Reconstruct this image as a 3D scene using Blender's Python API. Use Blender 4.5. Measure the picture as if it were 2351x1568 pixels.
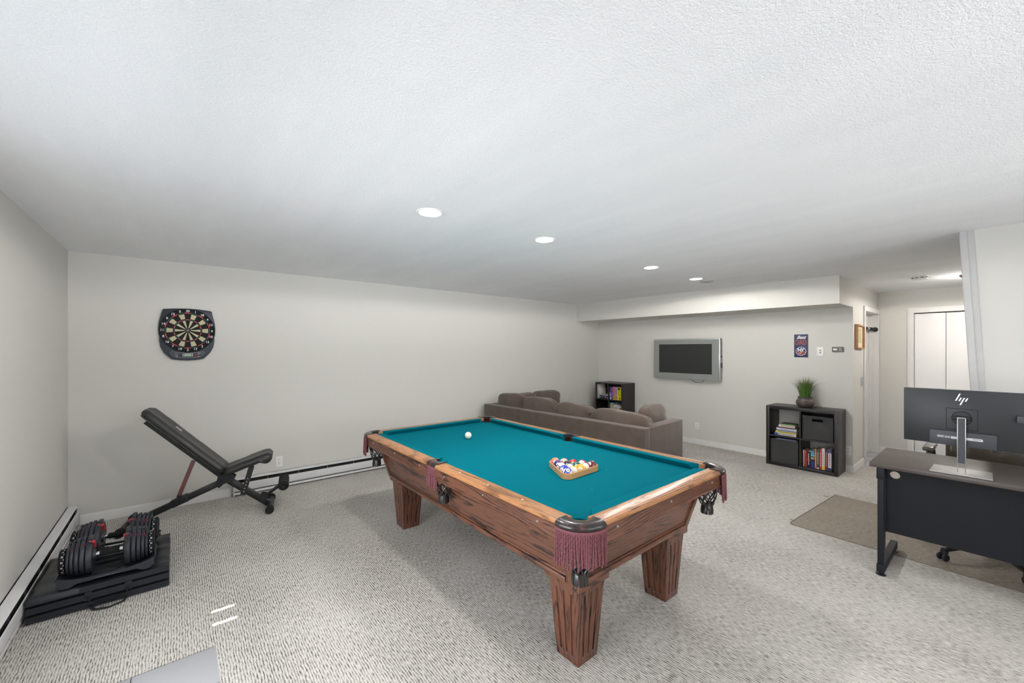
import bpy, bmesh, math, random
from mathutils import Vector, Matrix, noise
PI = math.pi
random.seed(7)
for o in list(bpy.data.objects): bpy.data.objects.remove(o, do_unlink=True)
C = bpy.context.scene.collection
sc = bpy.context.scene

# ------------------------------------------------------------------ camera, world, light, exposure
cam_d = bpy.data.cameras.new('camera'); cam = bpy.data.objects.new('camera', cam_d); C.objects.link(cam)
cam_d.sensor_width = 36.0; cam_d.lens = 36.0*931/2351; cam_d.shift_y = 18.0/2351; cam_d.clip_start = .02
cam.location = (0, 0, 1.51); cam.rotation_euler = (PI/2, 0, math.radians(-39.6)); sc.camera = cam
sc.view_settings.view_transform = 'Standard'; sc.view_settings.look = 'None'
sc.view_settings.gamma = 1.0; sc.view_settings.use_curve_mapping = False
sc.view_settings.exposure = 0.55
w = bpy.data.worlds.new('sky'); sc.world = w; w.use_nodes = True
bg = w.node_tree.nodes['Background']; bg.inputs[0].default_value = (.84, .92, 1, 1); bg.inputs[1].default_value = 2.0

def area(name, loc, rot, sx, sy, power, col=(1, 1, 1), spread=PI):
    d = bpy.data.lights.new(name, 'AREA'); d.shape = 'RECTANGLE'; d.size = sx; d.size_y = sy
    d.energy = power; d.color = col; d.spread = spread
    o = bpy.data.objects.new(name, d); C.objects.link(o); o.location = loc; o.rotation_euler = rot; return o
# daylight through the patio door in the left wall, through the windows behind the camera
area('door_daylight', (-.70, 1.62, 1.10), (0, -PI/2+.45, 0), 1.85, 1.65, 18, (.935, .97, 1), 2.6)
area('window_daylight', (1.1, -1.70, 1.38), (PI/2-.60, 0, 0), 1.5, 1.15, 11, (.96, .98, 1), 2.6)
area('window_daylight', (2.85, -1.70, 1.38), (PI/2-.60, 0, .30), 1.4, 1.15, 10, (.96, .98, 1), 2.6)
# sunlit ground outside, throwing light up through the openings onto the ceiling
area('patio_ground_light', (-7.0, 1.2, .20), (0, -PI/2-.15, 0), 1.2, 5.0, 46, (.98, .99, 1), 1.4)
area('garden_ground_light', (1.4, -7.4, .15), (PI/2+.18, 0, 0), 8.0, .5, 172, (.98, .99, 1), 1.8)
sun_d = bpy.data.lights.new('sun', 'SUN'); sun_d.energy = 26; sun_d.angle = .006; sun_d.color = (1, .96, .9)
sun = bpy.data.objects.new('sun', sun_d); C.objects.link(sun)
SD = Vector((.60, .42, -.95)).normalized()
sun.rotation_euler = (-SD).to_track_quat('Z', 'Y').to_euler()

# ------------------------------------------------------------------ helpers
def lin(c):
    return tuple(((v/12.92) if v <= .04045 else ((v+.055)/1.055)**2.4) for v in c)
def rgb(r, g, b): return lin((r/255, g/255, b/255)) + (1,)
class NT:
    def __init__(s, name):
        s.m = bpy.data.materials.new(name); s.m.use_nodes = True; s.t = s.m.node_tree
        s.b = s.t.nodes['Principled BSDF']
    def n(s, kind, **kw):
        x = s.t.nodes.new('ShaderNode'+kind)
        for k, v in kw.items(): setattr(x, k, v)
        return x
    def l(s, a, b): s.t.links.new(a, b)
    def co(s, scale=(1, 1, 1), kind='Object', rot=(0, 0, 0)):
        c = s.n('TexCoord'); m = s.n('Mapping'); m.inputs['Scale'].default_value = scale; m.inputs['Rotation'].default_value = rot
        s.l(c.outputs[kind], m.inputs['Vector']); return m.outputs[0]
    def noise(s, vec, scale, detail=3, rough=.5):
        x = s.n('TexNoise'); x.inputs['Scale'].default_value = scale; x.inputs['Detail'].default_value = detail
        x.inputs['Roughness'].default_value = rough
        if vec is not None: s.l(vec, x.inputs['Vector'])
        return x.outputs['Fac']
    def ramp(s, fac, stops):
        r = s.n('ValToRGB'); e = r.color_ramp.elements
        while len(e) < len(stops): e.new(.5)
        for i, (p, c) in enumerate(stops): e[i].position = p; e[i].color = c if len(c) == 4 else tuple(c)+(1,)
        s.l(fac, r.inputs[0]); return r.outputs[0]
    def math(s, op, a, b=None):
        x = s.n('Math', operation=op)
        for i, v in enumerate((a, b)):
            if v is None: continue
            if isinstance(v, (int, float)): x.inputs[i].default_value = v
            else: s.l(v, x.inputs[i])
        return x.outputs[0]
    def mix(s, f, a, b, mode='MIX'):
        x = s.n('Mix', data_type='RGBA', blend_type=mode)
        for i, v in ((0, f), (6, a), (7, b)):
            if isinstance(v, (int, float)): x.inputs[i].default_value = v
            elif isinstance(v, tuple): x.inputs[i].default_value = v
            else: s.l(v, x.inputs[i])
        return x.outputs[2]
    def bump(s, h, strength=.3, dist=.002):
        x = s.n('Bump'); x.inputs['Strength'].default_value = strength; x.inputs['Distance'].default_value = dist
        s.l(h, x.inputs['Height']); s.l(x.outputs[0], s.b.inputs['Normal'])
    def base(s, c): s.l(c, s.b.inputs['Base Color'])
def mat(name, col, rough=.5, metal=0, nscale=0, nstr=.2, ndist=.001, vary=0, spec=.5, coat=0, stretch=(1, 1, 1), sheen=0):
    q = NT(name); q.b.inputs['Base Color'].default_value = col; q.b.inputs['Roughness'].default_value = rough
    q.b.inputs['Metallic'].default_value = metal; q.b.inputs['Specular IOR Level'].default_value = spec
    q.b.inputs['Coat Weight'].default_value = coat; q.b.inputs['Sheen Weight'].default_value = sheen
    if nscale:
        f = q.noise(q.co(stretch), nscale, 3); q.bump(f, nstr, ndist)
        if vary: q.base(q.mix(f, tuple(c*(1-vary) for c in col[:3])+(1,), tuple(min(1, c*(1+vary)) for c in col[:3])+(1,)))
    else:
        f = q.noise(q.co(), 35, 2); v = .04
        q.base(q.mix(f, tuple(c*(1-v) for c in col[:3])+(1,), tuple(min(1, c*(1+v)) for c in col[:3])+(1,)))
    return q.m
def emis(name, col, st):
    q = NT(name); q.b.inputs['Base Color'].default_value = (.9, .9, .9, 1); q.b.inputs['Emission Color'].default_value = col
    q.b.inputs['Emission Strength'].default_value = st; return q.m
def wood(name, axis, dark, light, scale=1.0, rough=.32, contrast=.5, fig=1.0):
    q = NT(name)
    def st(k): return tuple((k if i == axis else 1)*scale for i in range(3))
    n1 = q.noise(q.co(st(.10)), 5.0*fig, 2, .5)                      # broad field whose contours make the cathedral figure
    rings = q.math('SINE', q.math('MULTIPLY', n1, 150.0))
    jit = q.noise(q.co(st(.16)), 120, 2, .6)
    rings = q.ramp(q.math('ADD', q.math('ADD', q.math('MULTIPLY', rings, .5), .5), q.math('MULTIPLY', q.math('SUBTRACT', jit, .5), 1.1)), [(.66, (0, 0, 0)), (.84, (1, 1, 1))])
    fine = q.noise(q.co(st(.05)), 210, 3, .65)                       # open pores
    gate = q.noise(q.co(st(.35)), 16, 2, .5)
    line = q.math('MULTIPLY', rings, q.ramp(gate, [(.38, (0, 0, 0)), (.54, (1, 1, 1))]))
    pore = q.ramp(fine, [(.40, (1, 1, 1)), (.52, (0, 0, 0))])
    f = q.math('ADD', q.math('MULTIPLY', line, contrast), q.math('MULTIPLY', pore, .34))
    tone = q.mix(q.noise(q.co(st(.2)), 4, 2), light, tuple(c*.72 for c in light[:3])+(1,))
    q.base(q.mix(q.math('MINIMUM', f, 1.0), tone, dark)); q.b.inputs['Roughness'].default_value = rough
    q.b.inputs['Coat Weight'].default_value = .2; q.b.inputs['Coat Roughness'].default_value = .25
    q.bump(f, -.1, .0008); return q.m

class MB:
    def __init__(s): s.v = []; s.f = []; s.mi = []; s.cur = 0
    def add(s, vs, fs, M=None):
        o = len(s.v)
        s.v += [tuple(M @ Vector(p)) if M is not None else tuple(p) for p in vs]
        for f in fs: s.f.append(tuple(i+o for i in f)); s.mi.append(s.cur)
        return s
    def bm(s, b, M=None):
        b.verts.index_update()
        s.add([v.co.copy() for v in b.verts], [[v.index for v in f.verts] for f in b.faces], M); b.free(); return s
    def box(s, x0, x1, y0, y1, z0, z1, bev=0, M=None, seg=2):
        b = bmesh.new(); bmesh.ops.create_cube(b, size=1)
        for v in b.verts: v.co = Vector(((x0+x1)/2+v.co.x*(x1-x0), (y0+y1)/2+v.co.y*(y1-y0), (z0+z1)/2+v.co.z*(z1-z0)))
        if bev: bmesh.ops.bevel(b, geom=b.edges[:], offset=bev, segments=seg, affect='EDGES', profile=.5)
        return s.bm(b, M)
    def prism(s, pts, z0, z1, M=None, bev=0):
        n = len(pts)
        if bev:
            b = bmesh.new(); vs = [b.verts.new((p[0], p[1], z0)) for p in pts]; f = b.faces.new(vs)
            r = bmesh.ops.extrude_face_region(b, geom=[f])
            for g in r['geom']:
                if isinstance(g, bmesh.types.BMVert): g.co.z = z1
            bmesh.ops.bevel(b, geom=b.edges[:], offset=bev, segments=2, affect='EDGES', profile=.5)
            bmesh.ops.recalc_face_normals(b, faces=b.faces[:]); return s.bm(b, M)
        vs = [(p[0], p[1], z0) for p in pts]+[(p[0], p[1], z1) for p in pts]
        fs = [tuple(range(n))[::-1], tuple(range(n, 2*n))]+[(i, (i+1) % n, n+(i+1) % n, n+i) for i in range(n)]
        return s.add(vs, fs, M)
    def lathe(s, prof, n=24, M=None, a0=0, a1=2*PI, close=True):
        full = abs(a1-a0-2*PI) < 1e-6; m = n if full else n+1; vs = []; fs = []
        for i in range(m):
            a = a0+(a1-a0)*i/n
            for r, z in prof: vs.append((r*math.cos(a), r*math.sin(a), z))
        k = len(prof)
        for i in range(n):
            j = (i+1) % m
            for q in range(k-1): fs.append((i*k+q, j*k+q, j*k+q+1, i*k+q+1))
        if close and full:
            if prof[0][0] > 1e-6: fs.append(tuple(i*k for i in range(m))[::-1])
            if prof[-1][0] > 1e-6: fs.append(tuple(i*k+k-1 for i in range(m)))
        return s.add(vs, fs, M)
    def cyl(s, p, q, r, n=16, r2=None, bev=0):
        p = Vector(p); q = Vector(q); d = q-p; L = d.length; R = d.to_track_quat('Z', 'Y').to_matrix().to_4x4()
        r2 = r if r2 is None else r2
        pr = [(r, 0), (r2, L)] if not bev else [(r-bev, 0), (r, bev), (r2, L-bev), (r2-bev, L)]
        return s.lathe(pr, n, Matrix.Translation(p) @ R)
    def tube(s, pts, r, n=8, cap=True, ell=None, twist=0, closed=False):
        P = [Vector(p) for p in pts]; m = len(P); vs = []; fs = []
        t0 = (P[1]-P[0]).normalized(); up = Vector((0, 0, 1)) if abs(t0.z) < .9 else Vector((1, 0, 0))
        u = t0.cross(up).normalized()
        for i in range(m):
            if closed: t = (P[(i+1) % m]-P[i-1]).normalized()
            else: t = (P[min(i+1, m-1)]-P[max(i-1, 0)]).normalized()
            u = (u-t*u.dot(t)).normalized(); v = t.cross(u)
            rr = r[i] if isinstance(r, (list, tuple)) else r; tw = twist*i
            for k in range(n):
                a = 2*PI*k/n; x = rr*math.cos(a); y = rr*math.sin(a)*(ell or 1)
                ca, sa = math.cos(tw), math.sin(tw)
                vs.append(P[i]+u*(x*ca-y*sa)+v*(x*sa+y*ca))
        for i in range(m if closed else m-1):
            j = (i+1) % m
            for k in range(n): fs.append((i*n+k, i*n+(k+1) % n, j*n+(k+1) % n, j*n+k))
        if cap and not closed: fs += [tuple(range(n))[::-1], tuple((m-1)*n+k for k in range(n))]
        return s.add(vs, fs)
    def bar(s, p, q, w, h, bev=0, side=None):               # square tube between two points
        p = Vector(p); q = Vector(q); d = q-p; L = d.length; t = d.normalized()
        y = Vector(side) if side else (Vector((0, 0, 1)).cross(t) if abs(t.z) < .95 else Vector((0, 1, 0)))
        y = (y-t*y.dot(t)).normalized(); z = t.cross(y)
        M = Matrix.Translation(p) @ Matrix((t, y, z)).transposed().to_4x4()
        return s.box(0, L, -w/2, w/2, -h/2, h/2, bev, M)
    def grid(s, fn, nu, nv, M=None):
        vs = [fn(i/nu, j/nv) for i in range(nu+1) for j in range(nv+1)]
        fs = [(i*(nv+1)+j, (i+1)*(nv+1)+j, (i+1)*(nv+1)+j+1, i*(nv+1)+j+1) for i in range(nu) for j in range(nv)]
        return s.add(vs, fs, M)
    def obj(s, name, m, parent=None, smooth=35, fix=True):
        me = bpy.data.meshes.new(name); me.from_pydata(s.v, [], s.f)
        ms = m if isinstance(m, (list, tuple)) else [m]
        for x in ms: me.materials.append(x)
        me.polygons.foreach_set('material_index', s.mi)
        if fix:
            b = bmesh.new(); b.from_mesh(me); bmesh.ops.recalc_face_normals(b, faces=b.faces[:]); b.to_mesh(me); b.free()
        if smooth:
            me.shade_smooth(); me.set_sharp_from_angle(angle=math.radians(smooth))
        o = bpy.data.objects.new(name, me); C.objects.link(o)
        if parent: o.parent = parent
        return o
def thing(name, label, cat, loc=(0, 0, 0), rotz=0, group=None):
    o = bpy.data.objects.new(name, None); C.objects.link(o); o.empty_display_size = .05
    o.location = loc; o.rotation_euler = (0, 0, rotz); o['label'] = label; o['category'] = cat
    if group: o['group'] = group
    return o
def tag(o, label, cat, group=None, loc=None, rotz=None):
    o['label'] = label; o['category'] = cat
    if group: o['group'] = group
    if loc is not None: o.location = loc
    if rotz is not None: o.rotation_euler = (0, 0, rotz)
    return o
def struct(name, mb, m, label=None, smooth=35):
    o = mb.obj(name, m, None, smooth); o['kind'] = 'structure'
    if label: o['label'] = label
    return o
def text_geo(body, size, ext=.0006, shear=0, spacing=1, bold=0):
    cu = bpy.data.curves.new('lettering', 'FONT'); cu.body = body; cu.size = size; cu.align_x = 'CENTER'; cu.align_y = 'CENTER'
    cu.extrude = ext; cu.shear = shear; cu.space_character = spacing; cu.resolution_u = 3; cu.offset = bold
    o = bpy.data.objects.new('lettering', cu); C.objects.link(o)
    bpy.context.view_layer.update(); dg = bpy.context.evaluated_depsgraph_get()
    me = bpy.data.meshes.new_from_object(o.evaluated_get(dg))
    r = ([v.co.copy() for v in me.vertices], [tuple(p.vertices) for p in me.polygons])
    bpy.data.objects.remove(o, do_unlink=True); bpy.data.curves.remove(cu); bpy.data.meshes.remove(me)
    return r
def axes(o, x, y):                                          # frame with local x, y given, z = x cross y
    x = Vector(x).normalized(); y = Vector(y); y = (y-x*y.dot(x)).normalized()
    return Matrix.Translation(Vector(o)) @ Matrix((x, y, x.cross(y))).transposed().to_4x4()
# faces of wall B look towards -X: reading direction runs along -Y ; wall A looks towards -Y: reading direction +X
def on_mx(p): return axes(p, (0, -1, 0), (0, 0, 1))
def on_my(p): return axes(p, (1, 0, 0), (0, 0, 1))

# ------------------------------------------------------------------ materials
def carpet_mat():
    q = NT('carpet'); c = q.n('TexCoord'); sp = q.n('SeparateXYZ'); q.l(c.outputs['Object'], sp.inputs[0])
    wob = q.noise(q.co((1, .5, 1)), 26, 3)
    x = q.math('ADD', sp.outputs[0], q.math('MULTIPLY', wob, .016))
    rib = q.math('SINE', q.math('MULTIPLY', x, 2*PI/.0115))
    dash = q.noise(q.co((1, .16, 1)), 190, 3, .65)
    patch = q.noise(q.co((1, .6, 1)), 2.2, 3)
    f = q.math('ADD', q.math('MULTIPLY', rib, .12), dash)
    f = q.math('ADD', f, q.math('MULTIPLY', patch, .22))
    col = q.ramp(f, [(.36, rgb(80, 76, 71)), (.51, rgb(152, 148, 142)), (.62, rgb(198, 194, 188)), (.9, rgb(218, 215, 210))])
    q.base(col); q.b.inputs['Roughness'].default_value = .95; q.b.inputs['Specular IOR Level'].default_value = .1
    q.b.inputs['Sheen Weight'].default_value = .1
    q.bump(f, .5, .005); return q.m
def ceiling_mat():
    q = NT('ceiling_paint'); a = q.noise(q.co(), 95, 4, .65); b = q.noise(q.co(), 240, 2)
    h = q.math('ADD', a, q.math('MULTIPLY', b, .4)); st = q.noise(q.co((2.6, .5, 1), rot=(0, 0, .15)), 1.6, 3, .6)
    q.base(q.mix(st, rgb(234, 236, 238), rgb(250, 250, 251))); q.b.inputs['Roughness'].default_value = .9
    q.bump(h, .55, .006); return q.m
M = dict(
    carpet=carpet_mat(), ceil=ceiling_mat(),
    wall=mat('wall_paint', rgb(211, 209, 204), .75, nscale=160, nstr=.12, ndist=.001, vary=.015),
    trim=mat('white_trim_paint', rgb(228, 227, 225), .42, nscale=30, nstr=.04, vary=.02),
    door=mat('white_door_paint', rgb(236, 236, 236), .45, nscale=20, nstr=.03, vary=.01),
    post=mat('white_post_paint', rgb(190, 189, 188), .4, nscale=14, nstr=.1, vary=.05),
    heater=mat('heater_enamel', rgb(226, 226, 227), .38, nscale=12, nstr=.05, vary=.03),
    gap=mat('dark_gap', rgb(22, 22, 24), .7),
    black=mat('black_metal', rgb(24, 24, 26), .42, nscale=60, nstr=.05, vary=.1),
    leath=mat('black_vinyl', rgb(40, 40, 39), .38, nscale=320, nstr=.25, ndist=.0006, vary=.1),
    foam=mat('black_foam', rgb(24, 24, 25), .95, nscale=300, nstr=.6, ndist=.001, vary=.15),
    red=mat('red_plastic', rgb(205, 50, 55), .4),
    brace=mat('maroon_metal', rgb(118, 72, 72), .45, nscale=60, nstr=.05, vary=.06),
    vin=mat('mat_vinyl', rgb(30, 33, 40), .34, nscale=5, nstr=.12, ndist=.02, vary=.03),
    strap=mat('black_webbing', rgb(30, 31, 35), .8, nscale=400, nstr=.5, vary=.15),
    plate=mat('weight_plastic', rgb(36, 40, 49), .42, nscale=200, nstr=.15, vary=.05),
    chrome=mat('chrome', rgb(205, 205, 210), .12, 1), steel=mat('brushed_steel', rgb(190, 190, 192), .3, 1, nscale=90, nstr=.04, stretch=(1, 1, 12)),
    white=mat('white_plastic', rgb(235, 235, 232), .35), ivory=mat('ivory_resin', rgb(240, 233, 214), .15, coat=.5),
    print=mat('white_ink', rgb(228, 230, 234), .5),
    cloth=mat('teal_cloth', rgb(0, 106, 120), .95, nscale=420, nstr=.35, ndist=.0008, vary=.1, spec=.04),
    chalk=mat('chalk_white', rgb(225, 228, 228), .8),
    pleath=None, plate_=None,
    nleath=mat('net_leather', rgb(34, 30, 31), .35, nscale=60, nstr=.2, vary=.3, coat=.2),
    fringe=mat('mauve_cord', rgb(118, 68, 76), .8, nscale=500, nstr=.2, ndist=.0004, vary=.15),
    sofa=None, cube=mat('black_brown_laminate', rgb(31, 29, 29), .38, nscale=40, nstr=.08, vary=.12, stretch=(1, 1, 6)),
    rattan=None,
    silver=mat('silver_plastic', rgb(150, 153, 150), .35, .35, nscale=200, nstr=.03), screen=mat('tv_screen', rgb(40, 41, 40), .38),
    pot=mat('brown_stoneware', rgb(84, 74, 70), .45, nscale=28, nstr=.35, ndist=.003, vary=.35),
    soil=mat('dark_soil', rgb(36, 30, 26), .95, nscale=90, nstr=.6), cream=mat('cream_paper', rgb(226, 216, 190), .7),
    deskm=mat('desk_metal', rgb(28, 30, 36), .55, nscale=90, nstr=.03, spec=.25), panel=mat('desk_panel', rgb(26, 28, 33), .55, nscale=300, nstr=.05, spec=.2),
    mon=mat('monitor_plastic', rgb(33, 36, 40), .42, nscale=500, nstr=.12, ndist=.0004), mon2=mat('monitor_grey', rgb(58, 61, 68), .45, nscale=300, nstr=.05),
    oakf=mat('light_oak_frame', rgb(184, 134, 88), .45, nscale=60, nstr=.08, vary=.15, stretch=(1, 1, .1)),
    lcd=mat('lcd_green_grey', rgb(150, 172, 155), .3), navy=mat('navy_paint', rgb(38, 48, 92), .5),
    dgreen=mat('segment_green', rgb(18, 70, 66), .5), dred=mat('segment_red', rgb(196, 62, 72), .5), dtan=mat('segment_tan', rgb(188, 182, 146), .55),
    dblack=mat('segment_black', rgb(16, 17, 20), .6, spec=.25), dhouse=mat('dartboard_housing', rgb(44, 50, 60), .45),
    brownl=mat('chair_leather', rgb(70, 62, 54), .3, nscale=9, nstr=.5, ndist=.02, vary=.2, coat=.3), knob=mat('dark_knob', rgb(34, 33, 33), .4),
    tile=None, glass=None, orange=mat('orange_paint', rgb(150, 72, 56), .55), label=mat('silver_label', rgb(200, 202, 204), .4))
def sofa_mat():
    q = NT('taupe_microfibre'); a = q.noise(q.co(), 9, 4, .6); b = q.noise(q.co((1, 1, .5)), 420, 2)
    q.base(q.mix(a, rgb(80, 70, 64), rgb(106, 94, 86))); q.b.inputs['Roughness'].default_value = .95
    q.b.inputs['Sheen Weight'].default_value = .25; q.b.inputs['Specular IOR Level'].default_value = .1
    q.bump(q.math('ADD', a, q.math('MULTIPLY', b, .15)), .35, .008); return q.m
M['sofa'] = sofa_mat()
def pocket_leather():
    q = NT('pocket_leather'); a = q.noise(q.co(), 17, 4, .6); b = q.noise(q.co(), 60, 3)
    q.base(q.ramp(a, [(.40, rgb(30, 24, 25)), (.56, rgb(44, 32, 30)), (.66, rgb(104, 56, 44)), (.74, rgb(150, 104, 82))]))
    q.b.inputs['Roughness'].default_value = .3; q.b.inputs['Coat Weight'].default_value = .35; q.bump(b, .2, .002); return q.m
M['pleath'] = pocket_leather()
def rattan_mat():
    q = NT('black_rattan'); c = q.n('TexCoord'); sp = q.n('SeparateXYZ'); q.l(c.outputs['Object'], sp.inputs[0])
    sy = q.math('SINE', q.math('MULTIPLY', sp.outputs[1], 2*PI/.012)); sz = q.math('SINE', q.math('MULTIPLY', sp.outputs[2], 2*PI/.009))
    f = q.math('ADD', q.math('MULTIPLY', q.math('MULTIPLY', sy, sz), .5), .5)
    q.base(q.ramp(f, [(.2, rgb(24, 24, 25)), (.8, rgb(66, 66, 68))])); q.b.inputs['Roughness'].default_value = .45
    q.bump(f, .7, .004); return q.m
M['rattan'] = rattan_mat()
def tile_mat():
    q = NT('grey_floor_tile'); n = q.noise(q.co((3, 30, 1)), 8, 3)
    q.base(q.mix(n, rgb(172, 173, 177), rgb(180, 181, 184))); q.b.inputs['Roughness'].default_value = .45; return q.m
M['tile'] = tile_mat()
def glass_mat():
    q = NT('window_glass'); t = q.n('BsdfTransparent'); g = q.n('BsdfGlossy'); g.inputs['Roughness'].default_value = .02
    mx = q.n('MixShader'); mx.inputs[0].default_value = .06; q.l(t.outputs[0], mx.inputs[1]); q.l(g.outputs[0], mx.inputs[2])
    q.l(mx.outputs[0], q.t.nodes['Material Output'].inputs[0]); return q.m
M['glass'] = glass_mat()
def mat_pvc():
    q = NT('clear_pvc_mat'); t = q.n('BsdfTransparent'); t.inputs[0].default_value = (.95, .935, .915, 1)
    mx = q.n('MixShader'); mx.inputs[0].default_value = .17; q.b.inputs['Base Color'].default_value = rgb(180, 168, 156); q.b.inputs['Roughness'].default_value = .3
    q.l(t.outputs[0], mx.inputs[1]); q.l(q.b.outputs[0], mx.inputs[2]); q.l(mx.outputs[0], q.t.nodes['Material Output'].inputs[0]); return q.m
M['pvc'] = mat_pvc()
def grass_mat():
    q = NT('grass_blade'); c = q.n('TexCoord'); sp = q.n('SeparateXYZ'); q.l(c.outputs['Object'], sp.inputs[0])
    n = q.noise(q.co(), 45, 2); f = q.math('ADD', q.math('MULTIPLY', sp.outputs[2], 2.4), q.math('MULTIPLY', n, .35))
    q.base(q.ramp(f, [(.25, rgb(60, 110, 34)), (.75, rgb(84, 116, 46)), (1, rgb(108, 112, 72))])); q.b.inputs['Roughness'].default_value = .5; return q.m
M['grass'] = grass_mat()
OAKL = {a: wood('honey_oak_%s' % 'xyz'[a], a, rgb(88, 54, 34), rgb(190, 134, 88), 1.0, .34, .55, .9) for a in (0, 1)}
OAKD = {a: wood('dark_oak_%s' % 'xyz'[a], a, rgb(36, 21, 19), rgb(120, 76, 56), 1.0, .38, .80, 1.0) for a in (0, 1, 2)}
DESKW = wood('grey_brown_laminate', 1, rgb(58, 50, 46), rgb(82, 72, 67), 1.2, .45, .4, 1.3)
RACKW = mat('rack_oak', rgb(196, 146, 96), .35, nscale=60, nstr=.1, vary=.12, stretch=(1, 1, 8), coat=.3)

# ------------------------------------------------------------------ room shell
XL, YA, XB, YC, XD, XR, YB, H = -.712, 5.06, 6.40, 1.168, 7.984, 4.31, -1.80, 2.347
T = .12
b = MB()
# carpet floor with the tiled landing and the tiled hall left out
b.box(XL-T, XD+T, YB-T, YA+T, -.10, -.006)
struct('floor', b, M['gap'])
b = MB()
def rect(b, x0, x1, y0, y1, z0=-.006, z1=0): b.box(x0, x1, y0, y1, z0, z1)
rect(b, XL, XB+.02, 2.56, YA); rect(b, .154, 6.87, YB, 2.56); rect(b, XL, .154, YB, .55)
o = b.obj('floor', M['carpet'], None, 0); o['kind'] = 'structure'; o['label'] = 'pale ribbed wall to wall carpet'
b = MB()
for i in range(3):
    for j in range(7):
        x1 = .154-.316*i; x0 = max(XL, x1-.313); y1 = 2.553-.287*j; y0 = y1-.284
        if x1-x0 > .02: b.box(x0, x1, y0, y1, -.006, -.001, .0008)
struct('floor', b, M['tile'], 'grey tiled landing inside the patio door')
b = MB()
for i in range(4):
    for j in range(10):
        x0 = 6.873+.303*i; x1 = min(x0+.3, XD); y1 = YC+.1-.303*j; b.box(x0, x1, y1-.3, y1, -.006, -.001, .0008)
struct('floor', b, M['tile'], 'grey tiled hall floor by the closet')
b = MB(); b.box(XL-T, XD+T, YB-T, YA+T, H, H+.15); struct('ceiling', b, M['ceil'], smooth=0)
# left wall with the patio door opening
b = MB(); DY0, DY1, DZ = .78, 2.47, 2.03
b.box(XL-T, XL, DY1, YA+T, 0, H); b.box(XL-T, XL, YB-T, DY0, 0, H); b.box(XL-T, XL, DY0, DY1, DZ, H)
struct('wall_left', b, M['wall'], smooth=0)
b = MB(); b.box(XL-T, XB+T, YA, YA+T, 0, H); struct('wall_back', b, M['wall'], 'long greige wall carrying the dartboard', 0)
b = MB(); b.box(XB, XB+T, YC+.13, YA, 0, H); struct('wall_right', b, M['wall'], 'greige wall carrying the television', 0)
b = MB(); b.box(XB, 7.04, YC, YC+.13, 0, H); b.box(7.92, XD+T, YC, YC+.13, 0, H); b.box(7.04, 7.92, YC, YC+.13, 2.03, H)
struct('wall_hall', b, M['wall'], 'short wall with the framed picture and the hall door', 0)
b = MB(); b.box(XD, XD+T, .79, YC, 0, H); b.box(XD, XD+T, YB-T, -.43, 0, H); b.box(XD, XD+T, -.43, .79, 2.02, H)
struct('wall_closet', b, M['wall'], 'warm wall around the closet doors', 0)
# rear wall with two windows
b = MB(); W = [(.35, 1.85), (2.15, 3.55)]; wz0, wz1 = .80, 1.95
b.box(XL-T, XD+T, YB-T, YB, 0, wz0); b.box(XL-T, XD+T, YB-T, YB, wz1, H)
for x0, x1 in [(XL-T, .35), (1.85, 2.15), (3.55, XD+T)]: b.box(x0, x1, YB-T, YB, wz0, wz1)
struct('wall_rear', b, M['wall'], smooth=0)
for i, (x0, x1) in enumerate(W):
    b = MB(); b.box(x0, x1, YB-.075, YB-.069, wz0, wz1); g = b.obj('window_%d' % (i+1), M['glass']); g['kind'] = 'structure'
    b = MB()
    for a in (x0, (x0+x1)/2-.02, x1-.04): b.box(a, a+.04, YB-.095, YB-.05, wz0, wz1)
    for z in (wz0, wz1-.04): b.box(x0, x1, YB-.095, YB-.05, z, z+.04)
    b.obj('window_frame', M['trim'], g)
# stair enclosure on the right: bulkhead above, set back below
b = MB(); b.box(XR, XR+T, YB, .14, 1.12, H); b.box(XR+T, 5.05, YB, .10, 1.12, 1.24); b.box(5.05, 5.05+T, YB, .10, 0, H)
struct('wall_stair', b, M['wall'], 'greige stair wall to the right of the post', 0)
b = MB()
def yl(z): return .190-.054*(H-z)/1.106
for (x0, x1, d0, d1) in ((XR-.012, XR+.135, -.062, .0), (XR-.022, XR+.004, -.030, .004), (XR+.10, XR+.14, -.02, .012)):
    z0 = 1.10; vs = []
    for z in (z0, H-.001):
        y = yl(z); vs += [(x0, y+d0, z), (x1, y+d0, z), (x1, y+d1, z), (x0, y+d1, z)]
    b.add(vs, [(0, 3, 2, 1), (4, 5, 6, 7), (0, 1, 5, 4), (1, 2, 6, 5), (2, 3, 7, 6), (3, 0, 4, 7)])
struct('trim_1', b, M['post'], 'slightly leaning white post at the end of the stair wall')
# dropped beam over the television wall
b = MB(); b.box(5.75, XB, YC, YA, 2.028, H); struct('trim_2', b, M['wall'], 'dropped beam boxed along the top of the television wall', 0)
# baseboards
def base_prof(L, hgt=.083, t=.013):                          # profile in (depth, z) extruded along length
    return [(0, 0), (t, 0), (t, hgt-.018), (t*.55, hgt-.004), (t*.25, hgt), (0, hgt)]
def baseboard(name, p, q, hgt=.083, label=None):
    p = Vector((p[0], p[1], 0)); q = Vector((q[0], q[1], 0)); d = q-p; x = d.normalized(); y = Vector((-x.y, x.x, 0))
    Mx = Matrix.Translation(p) @ Matrix((y, Vector((0, 0, 1)), x)).transposed().to_4x4()
    b = MB(); b.prism(base_prof(0, hgt), 0, d.length, Mx); return struct(name, b, M['trim'], label)
baseboard('baseboard_back', (.43, YA), (XL+.07, YA)); baseboard('baseboard_right', (XB, YC), (XB, YA))
for o_ in (bpy.data.objects['baseboard_right'],): pass
baseboard('baseboard_hall', (6.975, YC), (XB-.013, YC)); baseboard('baseboard_closet', (XD, .85), (XD, YC))
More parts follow.
